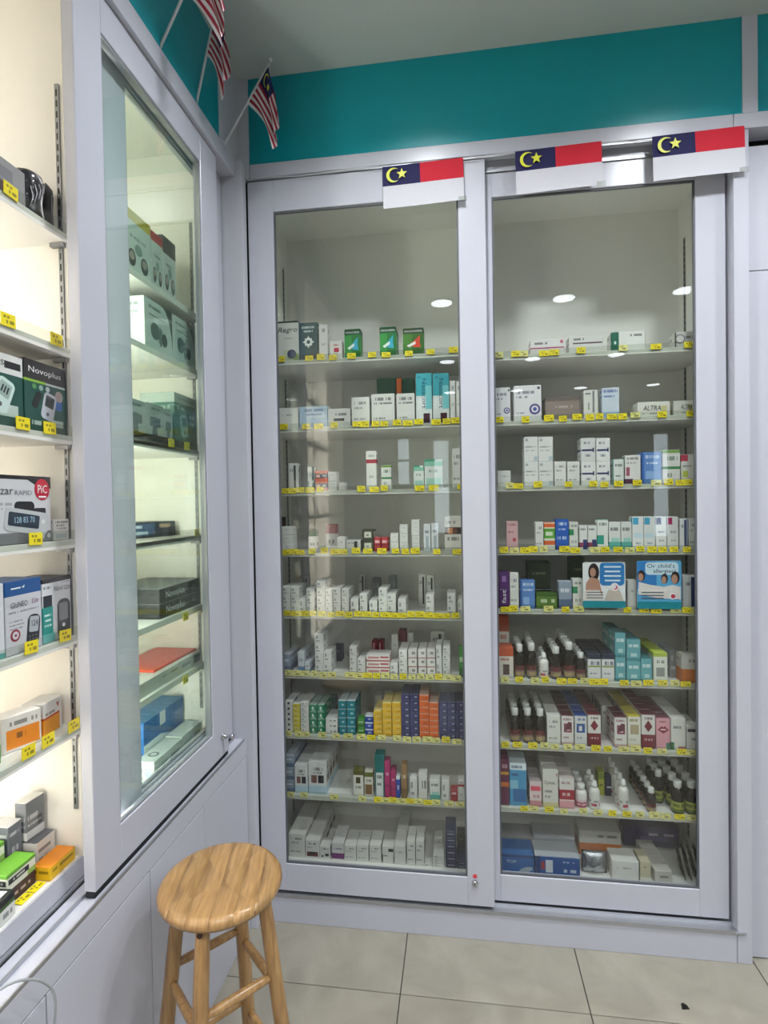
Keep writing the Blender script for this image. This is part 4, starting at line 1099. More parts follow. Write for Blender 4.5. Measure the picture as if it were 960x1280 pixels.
# ------------------------------------------------------------------ allergy leaflet cards on the right fifth shelf
def sheet(name, x0, x1, z0, z1, y, label):
    e = empty(name, ((x0 + x1) / 2, y, z0)); w, h = x1 - x0, z1 - z0
    tag(e, label, 'leaflet card', 'leaflet cards hung on the shelf edge')
    poly('card_board', rrect(0, h / 2, w, h, .008), ink('#e6e8ea'), e, y=0, th=.002)
    poly('printed_strip', rrect(0, h * .075, w, h * .15, .004), ink('#1a8a98'), e)
    return e, w, h
SKIN = ink('#b88a74'); HAIR = ink('#2c1c18'); CLOTH = ink('#e4dcd8'); BLU = ink('#2a7cc0'); BLU2 = ink('#5aa8d8')
e, w, h = sheet('leaflet_card', 1.225, 1.374, 1.212, 1.379, .0815, 'leaflet card with woman and blue speech panel on right fifth shelf')
poly('printed_panel', rrect(w * .19, h * .74, w * .58, h * .5, .014), BLU, e, y=-.0004)
poly('printed_figure', [(-w * .46, h * .17), (-w * .42, h * .55), (-w * .3, h * .68), (-w * .12, h * .62), (-w * .04, h * .3), (-w * .1, h * .17)], SKIN, e, y=-.0008)
poly('printed_figure', ell(-w * .24, h * .78, w * .13, h * .2), HAIR, e, y=-.0006)
poly('printed_figure', ell(-w * .26, h * .78, w * .07, h * .1), SKIN, e, y=-.0010)
poly('printed_figure', [(w * .0, h * .16), (w * .1, h * .4), (w * .34, h * .44), (w * .46, h * .16)], ink('#c8bcb0'), e, y=-.0007)
poly('printed_figure', [(-w * .48, h * .16), (-w * .48, h * .38), (-w * .1, h * .38), (-w * .02, h * .16)], CLOTH, e, y=-.0012)
poly('printed_logo', ell(w * .25, h * .46, w * .10, w * .10), ink('#f0e8ea'), e, y=-.0012)
poly('printed_logo', ell(w * .26, h * .45, w * .055, w * .055), ink('#c03a54'), e, y=-.0016)
poly('printed_logo', ell(w * .24, h * .46, w * .04, w * .045), ink('#f0e8ea'), e, y=-.0019)
LW = ink('#dfeaf2')
for k in range(4):
    poly('printed_line', rrect(w * .2, h * (.9 - k * .1), w * (.4 - .04 * (k % 2)), h * .035, .001), LW, e, y=-.0008)
for k in range(3):
    poly('printed_line', rrect(-w * .22, h * (.34 - k * .06), w * .4, h * .022, .001), ink('#6a7078'), e, y=-.0016)
e, w, h = sheet('leaflet_card', 1.414, 1.566, 1.210, 1.384, .0815, 'leaflet card about child allergies with family picture on right fifth shelf')
poly('printed_panel', rrect(0, h * .57, w, h * .86, .006), BLU2, e, y=-.0003)
poly('printed_panel', rrect(-w * .28, h * .68, w * .44, h * .62, .006), BLU, e, y=-.0005)
poly('printed_panel', rrect(w * .06, h * .84, w * .74, h * .26, .012), ink('#cfe4f0'), e, y=-.0008)
text(e, "Or child's", w * .04, h * .89, h * .085, ink('#17324f'), w * .62, y=-.0013)
text(e, 'allergies?', w * .12, h * .785, h * .085, ink('#17324f'), w * .5, y=-.0013)
for cx, cz, s in ((-.40, .66, 1.0), (.12, .60, .9), (.36, .62, 1.15)):
    poly('printed_figure', ell(w * cx, h * (cz + .03), w * .085 * s, h * .115 * s), HAIR, e, y=-.0009)
    poly('printed_figure', ell(w * (cx - .015), h * cz, w * .06 * s, h * .085 * s), SKIN, e, y=-.0012)
poly('printed_figure', [(-w * .48, h * .3), (-w * .46, h * .56), (-w * .2, h * .5), (w * .1, h * .46), (w * .3, h * .5), (w * .48, h * .46), (w * .48, h * .2), (0, h * .22)], CLOTH, e, y=-.0011)
poly('printed_logo', ell(w * .3, h * .27, w * .085, w * .085), ink('#f0e8ea'), e, y=-.0015)
poly('printed_logo', ell(w * .31, h * .265, w * .05, w * .05), ink('#c03a54'), e, y=-.0018)
for k in range(3):
    poly('printed_line', rrect(-w * .15, h * (.34 - k * .06), w * .5, h * .022, .001), ink('#5a6068'), e, y=-.0016)

# foil pouch, diagonal carton and blister strips on the bottom right
def pouch(name, x, y, z, w, h, d, m_, label, cat, rz=0.0):
    bm = bmesh.new(); n, q = 9, 9
    for sgn in (-1, 1):
        g = [[bm.verts.new((-w / 2 + w * i / n, sgn * (d / 2) * (math.sin(math.pi * i / n) * math.sin(math.pi * j / q)) ** .6 + .008 * math.sin(i * 2.3 + j * 2.9 + sgn) * math.cos(j * 1.9 - i) * math.sin(math.pi * i / n) * math.sin(math.pi * j / q), h * j / q)) for j in range(q + 1)] for i in range(n + 1)]
        for i in range(n):
            for j in range(q):
                f = bm.faces.new((g[i][j], g[i + 1][j], g[i + 1][j + 1], g[i][j + 1])); f.smooth = True
    bmesh.ops.remove_doubles(bm, verts=bm.verts, dist=.0004)
    return tag(obj(name, mesh_of(bm, name, m_), None, (x, y, z), (0, 0, rz)), label, cat)
FOIL = mat('silver_foil', '#a8aaae', 0.25, metal=0.85, vary=0.3, bscale=70, bump=0.5)
pouch('foil_pouch', 1.268, .140, .1905, .092, .085, .05, FOIL, 'crumpled silver foil pouch on the cabinet floor behind right door', 'pouch')
bm = bmesh.new(); bm_box(bm, -.03, .03, 0, .19, 0, .045, bev=.001)
for k in range(7): bm_box(bm, -.0305, .0305, .012 + k * .025, .014 + k * .025, .0005, .0455)
o = obj('long_carton', mesh_of(bm, 'long_carton', print_mat('carton_ribbed', '#c4c0b8', [], '#6a6a6c', [(.3, .8, .4, .6)])), None, (1.505, .106, .1908), (0, 0, R(3)))
tag(o, 'long ribbed off-white carton lying diagonally on floor behind right door', 'carton')
BLI = mat('dark_blister', '#26282c', 0.25, metal=.3, vary=.3, bscale=90)
for k in range(4):
    bm = bmesh.new(); bm_box(bm, -.0015, .0015, 0, .07, 0, .11, bev=.0006)
    for a in range(3):
        for b in range(4): bm_box(bm, -.006, -.0012, .010 + a * .02, .024 + a * .02, .010 + b * .025, .026 + b * .025, bev=.002)
    o = obj('blister_strip', mesh_of(bm, 'blister_strip', BLI), None, (1.590 + k * .021, .125, .1935), (0, R(-12), R(-8)))
    tag(o, 'dark blister strip leaning by the right wall, %s from left' % words[k], 'blister strip', 'blister strips on the cabinet floor')

# ------------------------------------------------------------------ goods on the left cabinet shelves (fronts face +x)
def lbox(name, y0, y1, z, h, m_, label, x=-.122, d=.12, cat='carton', rz=0.0, group=None):
    """carton whose front faces the room; its local x runs along +y of the room"""
    w = y1 - y0
    bm = bmesh.new(); bm_box(bm, -w / 2, w / 2, 0, d, 0, h, bev=.0012)
    o = obj(name, mesh_of(bm, name, m_), None, (x, (y0 + y1) / 2, z + .0003), (0, 0, R(90) + rz))
    tag(o, label, cat, group)
    return o, w, h
def monitor_print(e, cx, cz, s, body='#d6d8dc', screen='#8a9290', rot=0.0):
    poly('printed_device', rrect(cx, cz, s * .62, s, s * .16, rot=rot), ink(body), e)
    dx, dz = -math.sin(rot) * s * .18, math.cos(rot) * s * .18
    poly('printed_screen', rrect(cx + dx, cz + dz, s * .42, s * .42, s * .04, rot=rot), ink(screen), e, y=-.0010)
    poly('printed_button', ell(cx - dx * 1.6, cz - dz * 1.6, s * .07, s * .07), ink('#5a6068'), e, y=-.0010)
    for k in range(3):
        poly('printed_digit', rrect(cx + dx + s * (.1 * (k - 1)) * math.cos(rot), cz + dz + s * .1 * (k - 1) * math.sin(rot) * 1, s * .05, s * .22, s * .01, rot=rot), ink('#2c3030'), e, y=-.0013)
# A1: grey device carton and rolled cuffs
M1 = print_mat('box_grey_device', '#8e8d8d', [('#77777a', .0, .86, .46, .78), ('#6b4a4c', .66, .92, .1, .36), ('#34343a', .58, .64, .14, .5)], '#d0d0d0', [(.1, .55, .14, .24), (.1, .5, .3, .38)])
lbox('device_carton', -1.19, -.951, ZA[0], .075, M1, 'grey device carton on the topmost open left shelf', d=.16)
CUFF = mat('black_plastic_wrap', '#232327', 0.22, coat=.6, vary=.4, bscale=80, bump=.6)
CUFF2 = mat('black_fabric', '#2a2a2c', 0.75, vary=.2, bscale=120, bump=.4)
for k, (y, r, m_, lb) in enumerate(((-.9135, .034, CUFF, 'rolled black cuff in shiny plastic wrap on the topmost open left shelf'), (-.8615, .0165, CUFF2, 'slim dull black cuff roll beside the upright, topmost open left shelf'))):
    bm = bmesh.new()
    pr_ = []
    for j in range(9):
        t = j / 8; pr_.append((r * (.95 + .05 * math.cos(t * 9)) if t < .8 else r * math.sqrt(max(.02, 1 - ((t - .8) / .2) ** 2)), .108 * t))
    bm_lathe(bm, pr_, 18)
    for v in bm.verts: v.co.x *= .8
    e = obj('rolled_cuff', mesh_of(bm, 'rolled_cuff', m_), None, (-.146, y, ZA[0] + .0003)); tag(e, lb, 'cuff roll')
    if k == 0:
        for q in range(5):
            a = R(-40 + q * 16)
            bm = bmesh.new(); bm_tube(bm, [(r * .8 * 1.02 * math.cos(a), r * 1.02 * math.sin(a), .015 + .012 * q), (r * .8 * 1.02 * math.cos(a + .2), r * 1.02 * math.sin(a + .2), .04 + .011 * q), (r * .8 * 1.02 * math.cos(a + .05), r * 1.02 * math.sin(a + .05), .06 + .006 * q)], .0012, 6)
            obj('painted_crease_glint', mesh_of(bm, 'painted_crease_glint', mat('painted_plastic_glint', '#b8b8bc', .15)), e)  # pale tubes paint highlights onto the creased plastic wrap
    else:
        bm = bmesh.new(); bm_box(bm, r * .82, r * .84, -.003, .003, .005, .08); obj('seam_strap', mesh_of(bm, 'seam_strap', mat('grey_strap', '#6a6a6c', .6)), e)
# A3: two blood pressure monitor cartons
GRN = '#0f4a3f'
MG1 = print_mat('box_bp_white_top', GRN, [('#d4d6d2', 0, 1, .72, 1), ('#1c1c20', .68, .96, .80, .90), ('#b8c8c0', .55, .9, .14, .3)], '#c8d8d0', [(.2, .6, .08, .16)], '#26262a')
o, w, h = lbox('monitor_carton', -1.12, -.972, ZA[2], .147, MG1, 'dark green monitor carton with white top on third open left shelf', d=.12, group='monitor cartons')
text(o, 'PLUS', w * .02, h * .86, h * .075, LET_DARK, w * .3); monitor_print(o, w * .14, h * .42, h * .48, '#c8dcd4', '#9ab0a8', -.4)
MG2 = print_mat('box_bp_black_top', GRN, [('#17181a', 0, 1, .72, 1), ('#8ab83a', .0, .5, .69, .725), ('#c8d0cc', .5, 1, .69, .72), ('#1f5aa0', .72, .9, .36, .54), ('#b8c8c0', .62, .92, .1, .2)], '#c8d8d0', [(.1, .5, .09, .15)], '#17181a')
o, w, h = lbox('monitor_carton', -.969, -.847, ZA[2], .152, MG2, 'dark green monitor carton with black top on third open left shelf', d=.12, group='monitor cartons')
text(o, 'Novoplus', -w * .02, h * .86, h * .085, LET_WHITE, w * .78)
monitor_print(o, w * .06, h * .38, h * .40, '#c4c8d0', '#3c4442', -.25)
poly('printed_cuff', rrect(-w * .22, h * .45, w * .14, h * .26, .008, rot=-.5), ink('#131816'), o, y=-.0004)
for k in range(3): poly('printed_icon', ell(-w * .28 + k * w * .16, h * .63, w * .05, w * .05), ink(('#4a8a4c', '#8aa8a0', '#c8d0d0')[k]), o)
poly('printed_portrait', ell(w * .32, h * .56, w * .1, h * .085), ink('#a89a94'), o)
# A4: white carton with red oval badge
MP = print_mat('box_white_arm', '#c9cacc', [('#77787c', 0, 1, 0, .17), ('#1c1c1f', 0, 1, .94, 1)], '#8a8a90', [(.3, .6, .56, .6), (.35, .55, .5, .53)], '#1c1c1f')
o, w, h = lbox('monitor_carton', -1.17, -.903, ZA[3], .142, MP, 'white and grey monitor carton with red oval badge', d=.11)
poly('printed_corner', [(w * .5, h), (w * .5, h * .82), (w * .39, h * .82), (w * .26, h * .94), (w * .26, h)], ink('#1c1c1f'), o)
poly('badge', ell(w * .405, h * .8, w * .08, h * .165), ink('#b81c34'), o, y=-.0010)
text(o, 'PiC', w * .405, h * .80, h * .13, LET_WHITE, w * .10, y=-.0014); poly('printed_line', rrect(w * .405, h * .69, w * .08, h * .025, .001), LET_WHITE, o, y=-.0014)
text(o, 'zar', w * .05, h * .77, h * .12, ink('#4c4c52'), w * .12); text(o, 'RAPID', w * .21, h * .745, h * .07, ink('#77777c'), w * .17)
poly('printed_cuff', rrect(w * .22, h * .52, w * .2, h * .2, .01), ink('#17171a'), o); poly('printed_cuff', rrect(w * .38, h * .47, w * .12, h * .1, .004), ink('#17171a'), o)
poly('printed_device', rrect(w * .24, h * .32, w * .44, h * .34, .012, rot=-.14), ink('#b8bcbc'), o, y=-.0010)
poly('printed_screen', rrect(w * .21, h * .34, w * .31, h * .2, .004, rot=-.14), ink('#24323f'), o, y=-.0014)
text(o, '128 83 70', w * .21, h * .345, h * .09, ink('#a8cce0'), w * .2, y=-.0018, shear=0)
poly('printed_button', ell(w * .405, h * .31, w * .018, w * .018), ink('#d8d8d8'), o, y=-.0014)
for k in range(3): poly('printed_icon', ell(w * (.33 + .07 * k), h * .09, w * .02, w * .02), ink('#c0c0c0'), o)
MS = print_mat('box_small_handwritten', '#dcdad4', [('#b8c0c4', .1, .8, .1, .3)], '#3a3a40', [(.05, .95, .82, .92), (.15, .8, .66, .76), (.2, .8, .52, .6)])
lbox('small_carton', -.895, -.847, ZA[3], .047, MS, 'small white carton with black text beside the badge carton', d=.05)
# A5: glucose meter cartons
MW = print_mat('box_white_meter', '#d8dade', [('#5aa8a0', 0, 1, 0, .08)], '#8a8a90', [(.2, .8, .6, .66)])
lbox('meter_carton', -1.13, -1.037, ZA[4], .15, MW, 'white meter carton cut off by the left edge of the photo', d=.09)
MGL = print_mat('box_meter_blue_top', '#c6c8cc', [('#17508c', 0, 1, .80, 1)], '#6a6a70', [(.08, .9, .56, .585), (.1, .45, .44, .46), (.1, .5, .39, .41), (.1, .45, .34, .36)], '#1c4a80')
o, w, h = lbox('meter_carton', -1.034, -.938, ZA[4], .150, MGL, 'white meter carton with blue top on fifth open left shelf', d=.09)
text(o, 'GluNEO', -w * .14, h * .67, h * .075, LET_DARK, w * .46); text(o, 'Lite', w * .3, h * .68, h * .075, ink('#7a3a6a'), w * .2, shear=.3)
poly('printed_device', rrect(w * .24, h * .27, w * .36, h * .44, .014, rot=-.12), ink('#2c2e33'), o); poly('printed_screen', rrect(w * .255, h * .35, w * .26, h * .22, .004, rot=-.12), ink('#a8b0b4'), o, y=-.0010)
text(o, '124', w * .26, h * .36, h * .09, ink('#2c2e33'), w * .17, y=-.0013)
for k in range(6): poly('printed_button', ell(w * (.13 + .09 * (k % 3)), h * (.14 + .05 * (k // 3)), w * .025, w * .018), ink('#6a6c72'), o, y=-.0010)
poly('badge', ell(-w * .26, h * .26, w * .13, w * .13), ink('#8a2c3c'), o); poly('badge', ell(-w * .26, h * .26, w * .085, w * .085), ink('#c6c8cc'), o, y=-.0010); poly('badge', ell(-w * .26, h * .26, w * .03, w * .03), ink('#8a2c3c'), o, y=-.0013)
poly('printed_logo', rrect(-w * .22, h * .9, w * .26, h * .018, .0008), LET_WHITE, o); poly('printed_logo', [(-w * .06, h * .9), (w * .02, h * .93), (w * .0, h * .89)], LET_WHITE, o)
MNV = print_mat('box_meter_teal', '#d2d4d6', [('#1c1d22', 0, 1, .93, 1), ('#1c2430', .02, .32, .56, .74), ('#1f8a80', 0, .34, .0, .56), ('#6ab0b0', 0, .4, .0, .14)], '#3a3a40', [(.0, .3, .84, .88), (.65, .95, .9, .92), (.05, .28, .42, .45, '#e0f0ee'), (.05, .28, .34, .37, '#e0f0ee'), (.05, .28, .26, .29, '#e0f0ee')], '#1c1d22')
o, w, h = lbox('meter_carton', -.935, -.847, ZA[4], .142, MNV, 'white meter carton with dark meter picture and teal panel', d=.09)
text(o, 'Navii', w * .02, h * .82, h * .08, ink('#3a3a44'), w * .34, shear=.3); text(o, 'GDH', w * .36, h * .81, h * .07, ink('#3a3a44'), w * .24)
poly('printed_device', rrect(w * .22, h * .33, w * .46, h * .62, .016), ink('#3c3e42'), o); poly('printed_screen', rrect(w * .20, h * .44, w * .32, h * .28, .004), ink('#77797c'), o, y=-.0010); poly('printed_button', ell(w * .2, h * .22, w * .05, w * .05), ink('#d8d8d8'), o, y=-.0010)
# dark teal case behind
bm = bmesh.new(); bm_box(bm, -.06, .06, 0, .05, 0, .16, bev=.012)
tag(obj('zip_case', mesh_of(bm, 'zip_case', mat('teal_fabric', '#123a44', .7)), None, (-.30, -1.06, ZA[4] + .0003), (0, 0, R(90))), 'dark teal case standing behind the blue-topped meter carton', 'case')
# A6: orange and white cartons
MO = print_mat('box_orange_panel', '#d8d4cb', [('#e0862a', .12, .95, .08, .62)], '#55524e', [(.1, .9, .72, .84), (.3, .6, .34, .5, '#4a3a2c')], '#e0ddd6')
o, w, h = lbox('test_strip_carton', -1.01, -.93, ZA[5], .075, MO, 'white carton with orange panel standing at an angle, sixth open left shelf', x=-.150, d=.045, rz=R(-22))
MV = print_mat('box_orange_foot', '#dcdad4', [('#e09428', .0, .85, .0, .55), ('#b8402c', 0, .85, .5, .56)], '#6a5a50', [(.1, .6, .6, .68)], '#e2e0da')
o, w, h = lbox('test_strip_carton', -.918, -.852, ZA[5], .075, MV, 'white carton with orange foot and red mark, sixth open left shelf', x=-.145, d=.05, rz=R(6))
poly('printed_mark', [(w * .18, h * .88), (w * .26, h * .7), (w * .34, h * .88), (w * .27, h * .82)], ink('#a82c2c'), o)
MGB = print_mat('box_green_foot', '#dcdad4', [('#4a9a3a', 0, 1, 0, .45), ('#d85a2c', .7, 1, .7, .9)], '#55524e', [(.1, .8, .6, .7)], '#e09a2c')
lbox('test_strip_carton', -1.12, -1.035, ZA[5], .085, MGB, 'green and white carton cut off at left, sixth open left shelf', x=-.140, d=.06)
# A7: goods on the cabinet floor
ZF = .7855
MY = print_mat('box_yellow', '#e8b81c', [], '#6a5010', [(.1, .9, .5, .7)], '#e0861c')
bm = bmesh.new(); bm_box(bm, -.0225, .0225, 0, .080, 0, .030, bev=.001); bm_box(bm, -.018, .018, .008, .072, .0295, .0308)
tag(obj('lancet_carton', mesh_of(bm, 'lancet_carton', MY), None, (-.1495, -.929, ZF + .0003), (0, 0, 0)), 'yellow carton with orange lid on the cabinet floor', 'carton')
MGY = print_mat('box_slate', '#6d7076', [('#d8d8d6', 0, 1, 0, .22), ('#2c2e33', .62, .85, .26, .5)], '#dcdcdc', [(.1, .7, .5, .62), (.1, .8, .34, .4)], '#e0dedb')
MGY2 = print_mat('box_slate_top', '#d6d4ce', [], '#4a4c50', [(.1, .8, .6, .72), (.1, .6, .3, .4)], '#5c5f66')
lbox('strip_carton', -.904, -.847, ZF, .066, MGY2, 'grey-topped white carton beneath the slate carton', x=-.180, d=.085)
lbox('strip_carton', -.902, -.850, ZF + .0666, .088, MGY, 'slate grey carton standing on the grey-topped carton', x=-.205, d=.03, rz=R(-4))
lbox('strip_carton', -.946, -.908, ZF, .125, print_mat('box_slate2', '#62666e', [('#8a9098', 0, 1, .0, .3)], '#c8ccd0', [(.1, .8, .8, .86), (.2, .7, .5, .6)], '#d8d8d8'), 'tall slim slate carton between the green and grey cartons', x=-.212, d=.05)
MGN = print_mat('box_green_stripe', '#d4d8c8', [('#5f9a34', 0, 1, .78, 1), ('#1e2430', .05, .75, .34, .66), ('#8ab05a', .7, 1, 0, .34)], '#d8dcd0', [(.1, .6, .44, .56)], '#6fae3a')
lbox('strip_carton', -1.012, -.934, ZF + .0002, .030, print_mat('box_plum', '#3c2430', [], '#c8b8b8', [(.1, .8, .4, .6)], '#5c3a44'), 'dark plum carton at the bottom of the green stack', x=-.158, d=.05, rz=0)
lbox('strip_carton', -1.012, -.934, ZF + .0308, .036, MGN, 'green and white carton on the dark plum carton', x=-.157, d=.05)
lbox('strip_carton', -1.11, -.952, ZF + .0002, .062, MGN, 'lower green carton behind, at the left edge of the photo', x=-.212, d=.055, group='green cartons on the cabinet floor')
lbox('strip_carton', -1.10, -.955, ZF + .0628, .040, MGN, 'upper green carton behind, at the left edge of the photo', x=-.213, d=.055, group='green cartons on the cabinet floor')
MBW = print_mat('box_black_white', '#d4d6d0', [('#1c1f22', 0, 1, .74, 1), ('#3c5a2c', 0, 1, .58, .74)], '#55565a', [(.2, .8, .2, .4)], '#1c1f22')
o, w, h = lbox('strip_carton', -1.064, -1.022, ZF, .050, MBW, 'black-topped white carton nearest the sliding track', x=-.128, d=.05, rz=R(4))
bm = bmesh.new(); bm_box(bm, -w * .3, w * .3, .010, .030, h, h + .0006); obj('printed_label', mesh_of(bm, 'printed_label', ink('#dcdedc')), o)

# bay B behind the glass door
MB1 = print_mat('box_nebuliser_yellow', '#d4dcd8', [('#c8b41c', 0, 1, .82, 1)], '#5a6a6a', [(.2, .8, .55, .6)], '#c8b41c')
MB2 = print_mat('box_nebuliser_red', '#d4dcd8', [('#c83c44', 0, 1, .82, 1)], '#5a6a6a', [(.2, .8, .55, .6)], '#bcc8c4')
MB3 = print_mat('box_nebuliser_dark', '#d6dad8', [('#34303c', 0, 1, .70, 1)], '#5a6a6a', [(.2, .8, .5, .55)], '#34303c')
for y0, y1, hh, m_, lb in ((-.600, -.468, .172, MB1, 'white carton with yellow top behind glass of the left wall cabinet'), (-.466, -.402, .165, MB2, 'narrow white carton with red top behind glass of the left wall cabinet'), (-.400, -.322, .182, MB3, 'white carton with dark violet top behind glass of the left wall cabinet')):
    o, w, h = lbox('device_carton', y0, y1, ZB[0], hh, m_, lb, d=.14, group='device cartons on top shelf')
    for cx, cz in ((-.25, .22), (.22, .2)):
        poly('printed_figure', ell(w * cx, h * cz, w * .14, h * .14), ink('#4a4c50'), o); poly('printed_figure', ell(w * cx, h * (cz + .03), w * .09, h * .07), ink('#b0a098'), o, y=-.0010)
    poly('printed_device', ell(w * .0, h * .4, w * .14, h * .09), ink('#8aa09c'), o)
MC = print_mat('box_pale_device', '#d2dedb', [('#d8dcd4', 0, .02, 0, 1)], '#4a5a5c', [(.15, .6, .82, .88), (.15, .7, .68, .71)], '#4a6a64')
for k, (y0, y1) in enumerate(((-.512, -.356), (-.354, -.207))):
    o, w, h = lbox('device_carton', y0, y1, ZB[1], .148, MC, '%s pale green device carton with dark curved corner' % ('left' if k == 0 else 'right'), d=.13, group='pale green device cartons')
    poly('printed_corner', [(w * .5, h), (w * .5, h * .2)] + [(w * (.5 - .42 * (1 - math.cos(t))), h * (.2 + .8 * math.sin(t))) for t in (R(a) for a in (20, 40, 60, 75, 90))][0:], ink('#2c4a48'), o)
    poly('printed_device', rrect(-w * .14, h * .4, w * .3, h * .34, .02), ink('#54686a'), o); poly('printed_device', ell(w * .2, h * .3, w * .1, h * .14), ink('#3c5052'), o)
    poly('printed_tube', ell(w * .06, h * .33, w * .07, h * .2), ink('#7a9092'), o, y=-.0004)
MG = print_mat('box_grey_kit', '#b4bcbc', [('#5c6a70', .2, .8, .42, .66), ('#6a86a8', .1, .9, .04, .12)], '#4a5458', [(.1, .8, .84, .9)], '#9aa4a4')
for k, (y0, y1, hh) in enumerate(((-.62, -.516, .115), (-.514, -.42, .118), (-.418, -.366, .112))):
    o, w, h = lbox('device_carton', y0, y1, ZB[2], hh, MG, '%s of three grey kit cartons behind glass of the left wall cabinet' % ('leftmost', 'middle', 'rightmost')[k], d=.10, group='grey kit cartons')
    poly('printed_figure', [(-w * .2, h * .2), (-w * .12, h * .62), (w * .02, h * .7), (w * .08, h * .5), (w * .1, h * .2)], ink('#5c6c76'), o, y=-.0010)
MGr = print_mat('box_green_monitor', '#3f6f62', [('#b4c0b8', 0, 1, .82, 1)], '#b8ccc4', [(.1, .45, .70, .76)], '#b4c0b8')
o, w, h = lbox('monitor_carton', -.352, -.208, ZB[2], .178, MGr, 'green monitor carton with pale top behind glass of the left wall cabinet', d=.12)
text(o, 'Novoplus', 0, h * .91, h * .06, ink('#3a5a50'), w * .7); monitor_print(o, -w * .08, h * .42, h * .42, '#8fb0a4', '#4a7a6a', .1)
for k in range(4): poly('printed_icon', ell(w * (.22 + .13 * (k % 2)), h * (.62 - .13 * (k // 2)), w * .055, w * .055), ink('#9ab8ac'), o)
MD = print_mat('box_navy_flat', '#2c3440', [('#3a5070', .0, .62, .1, .9)], '#b8c4d0', [(.1, .4, .6, .8), (.1, .5, .2, .4), (.7, .9, .6, .85, '#c8a88a')], '#20262e')
o, w, h = lbox('device_carton', -.48, -.235, ZB[3], .05, MD, 'dark blue flat carton lying behind glass of the left wall cabinet', x=-.22, d=.12, rz=R(-14))
MK = print_mat('box_black_flat', '#26282a', [('#1c1d1f', 0, 1, 0, .1)], '#8a8c8e', [(.5, .7, .4, .5), (.78, .96, .4, .62)], '#70767a')
for k in range(2):
    o, w, h = lbox('monitor_carton', -.468, -.208, ZB[4] + k * .0462, .0455, MK, '%s of two flat black monitor cartons behind glass of the left wall cabinet' % ('lower', 'upper')[k], d=.20, group='flat black monitor cartons')
    text(o, 'Novoplus', -w * .14, h * .5, h * .46, ink('#f2f2f2'), w * .44)
lbox('device_carton', -.54, -.486, ZB[4], .12, print_mat('box_navy_edge', '#1f2c40', [], '#8a9ab0', [(.2, .8, .5, .6)], '#2c3a50'), 'narrow navy carton beside the flat black cartons', x=-.2, d=.1)
MWL = print_mat('box_white_flat', '#cfd0ca', [('#3a3c3e', .86, .97, .2, .8)], '#5a5c5e', [(.05, .3, .2, .5), (.35, .6, .55, .7), (.66, .8, .4, .7)], '#d8dad6')
o, w, h = lbox('device_carton', -.60, -.208, ZB[5], .042, MWL, 'long flat white carton below the red folder', d=.19)
for k, (a, b) in enumerate(((-.42, .1), (-.3, .16), (-.12, .2), (.1, .24))):
    bm = bmesh.new(); bm_box(bm, w * a, w * a + .03, .03 + .02 * (k % 2), .04 + .02 * (k % 2), h, h + .0005); obj('printed_line', mesh_of(bm, 'printed_line', ink('#4a4c4e')), o)
bm = bmesh.new(); bm_box(bm, -.13, .13, -.075, .075, 0, .006, bev=.001); bm_box(bm, -.128, .128, -.073, -.069, .006, .0066)
tag(obj('document_folder', mesh_of(bm, 'document_folder', mat('translucent_red_plastic', '#d8382e', .3)), None, (-.215, -.342, ZB[5] + .0428), (0, 0, R(89))), 'bright red plastic folder lying on the long white carton', 'folder')
MBL = print_mat('box_blue_back', '#1f62a8', [('#e4e8ea', .38, .52, .72, 1)], '#e0e8f0', [(.1, .3, .3, .4)], '#4a86bc')
o, w, h = lbox('device_carton', -.455, -.212, ZF, .158, MBL, 'blue carton with white tape behind the white floor cartons', x=-.192, d=.12)
poly('printed_curve', [(-w * .5, h * .0), (-w * .5, h * .55), (-w * .1, h * .55), (w * .2, h * .4), (w * .5, h * .15), (w * .5, 0)], ink('#d4e0e4'), o)
MWB = print_mat('box_white_floor', '#ccd2cc', [('#a4bcbc', .1, .5, .3, .7)], '#5a6468', [(.6, .9, .5, .7), (.6, .8, .2, .3)], '#d4dcda')
lbox('device_carton', -.345, -.209, ZF, .072, MWB, 'white floor carton next to the end wall behind glass of the left wall cabinet', x=-.126, d=.060, group='white floor cartons')
o, w, h = lbox('device_carton', -.512, -.349, ZF, .068, MWB, 'white floor carton with oval lid print behind glass of the left wall cabinet', x=-.126, d=.060, group='white floor cartons')
bm = bmesh.new(); bm_lathe(bm, [(.016, h), (.016, h + .0006)], 20, (-w * .2, .030)); obj('printed_oval', mesh_of(bm, 'printed_oval', ink('#6a7476')), o)
bm = bmesh.new(); bm_lathe(bm, [(.010, h + .0006), (.010, h + .0009)], 20, (-w * .2, .030)); obj('printed_oval', mesh_of(bm, 'printed_oval', ink('#d4dcda')), o)

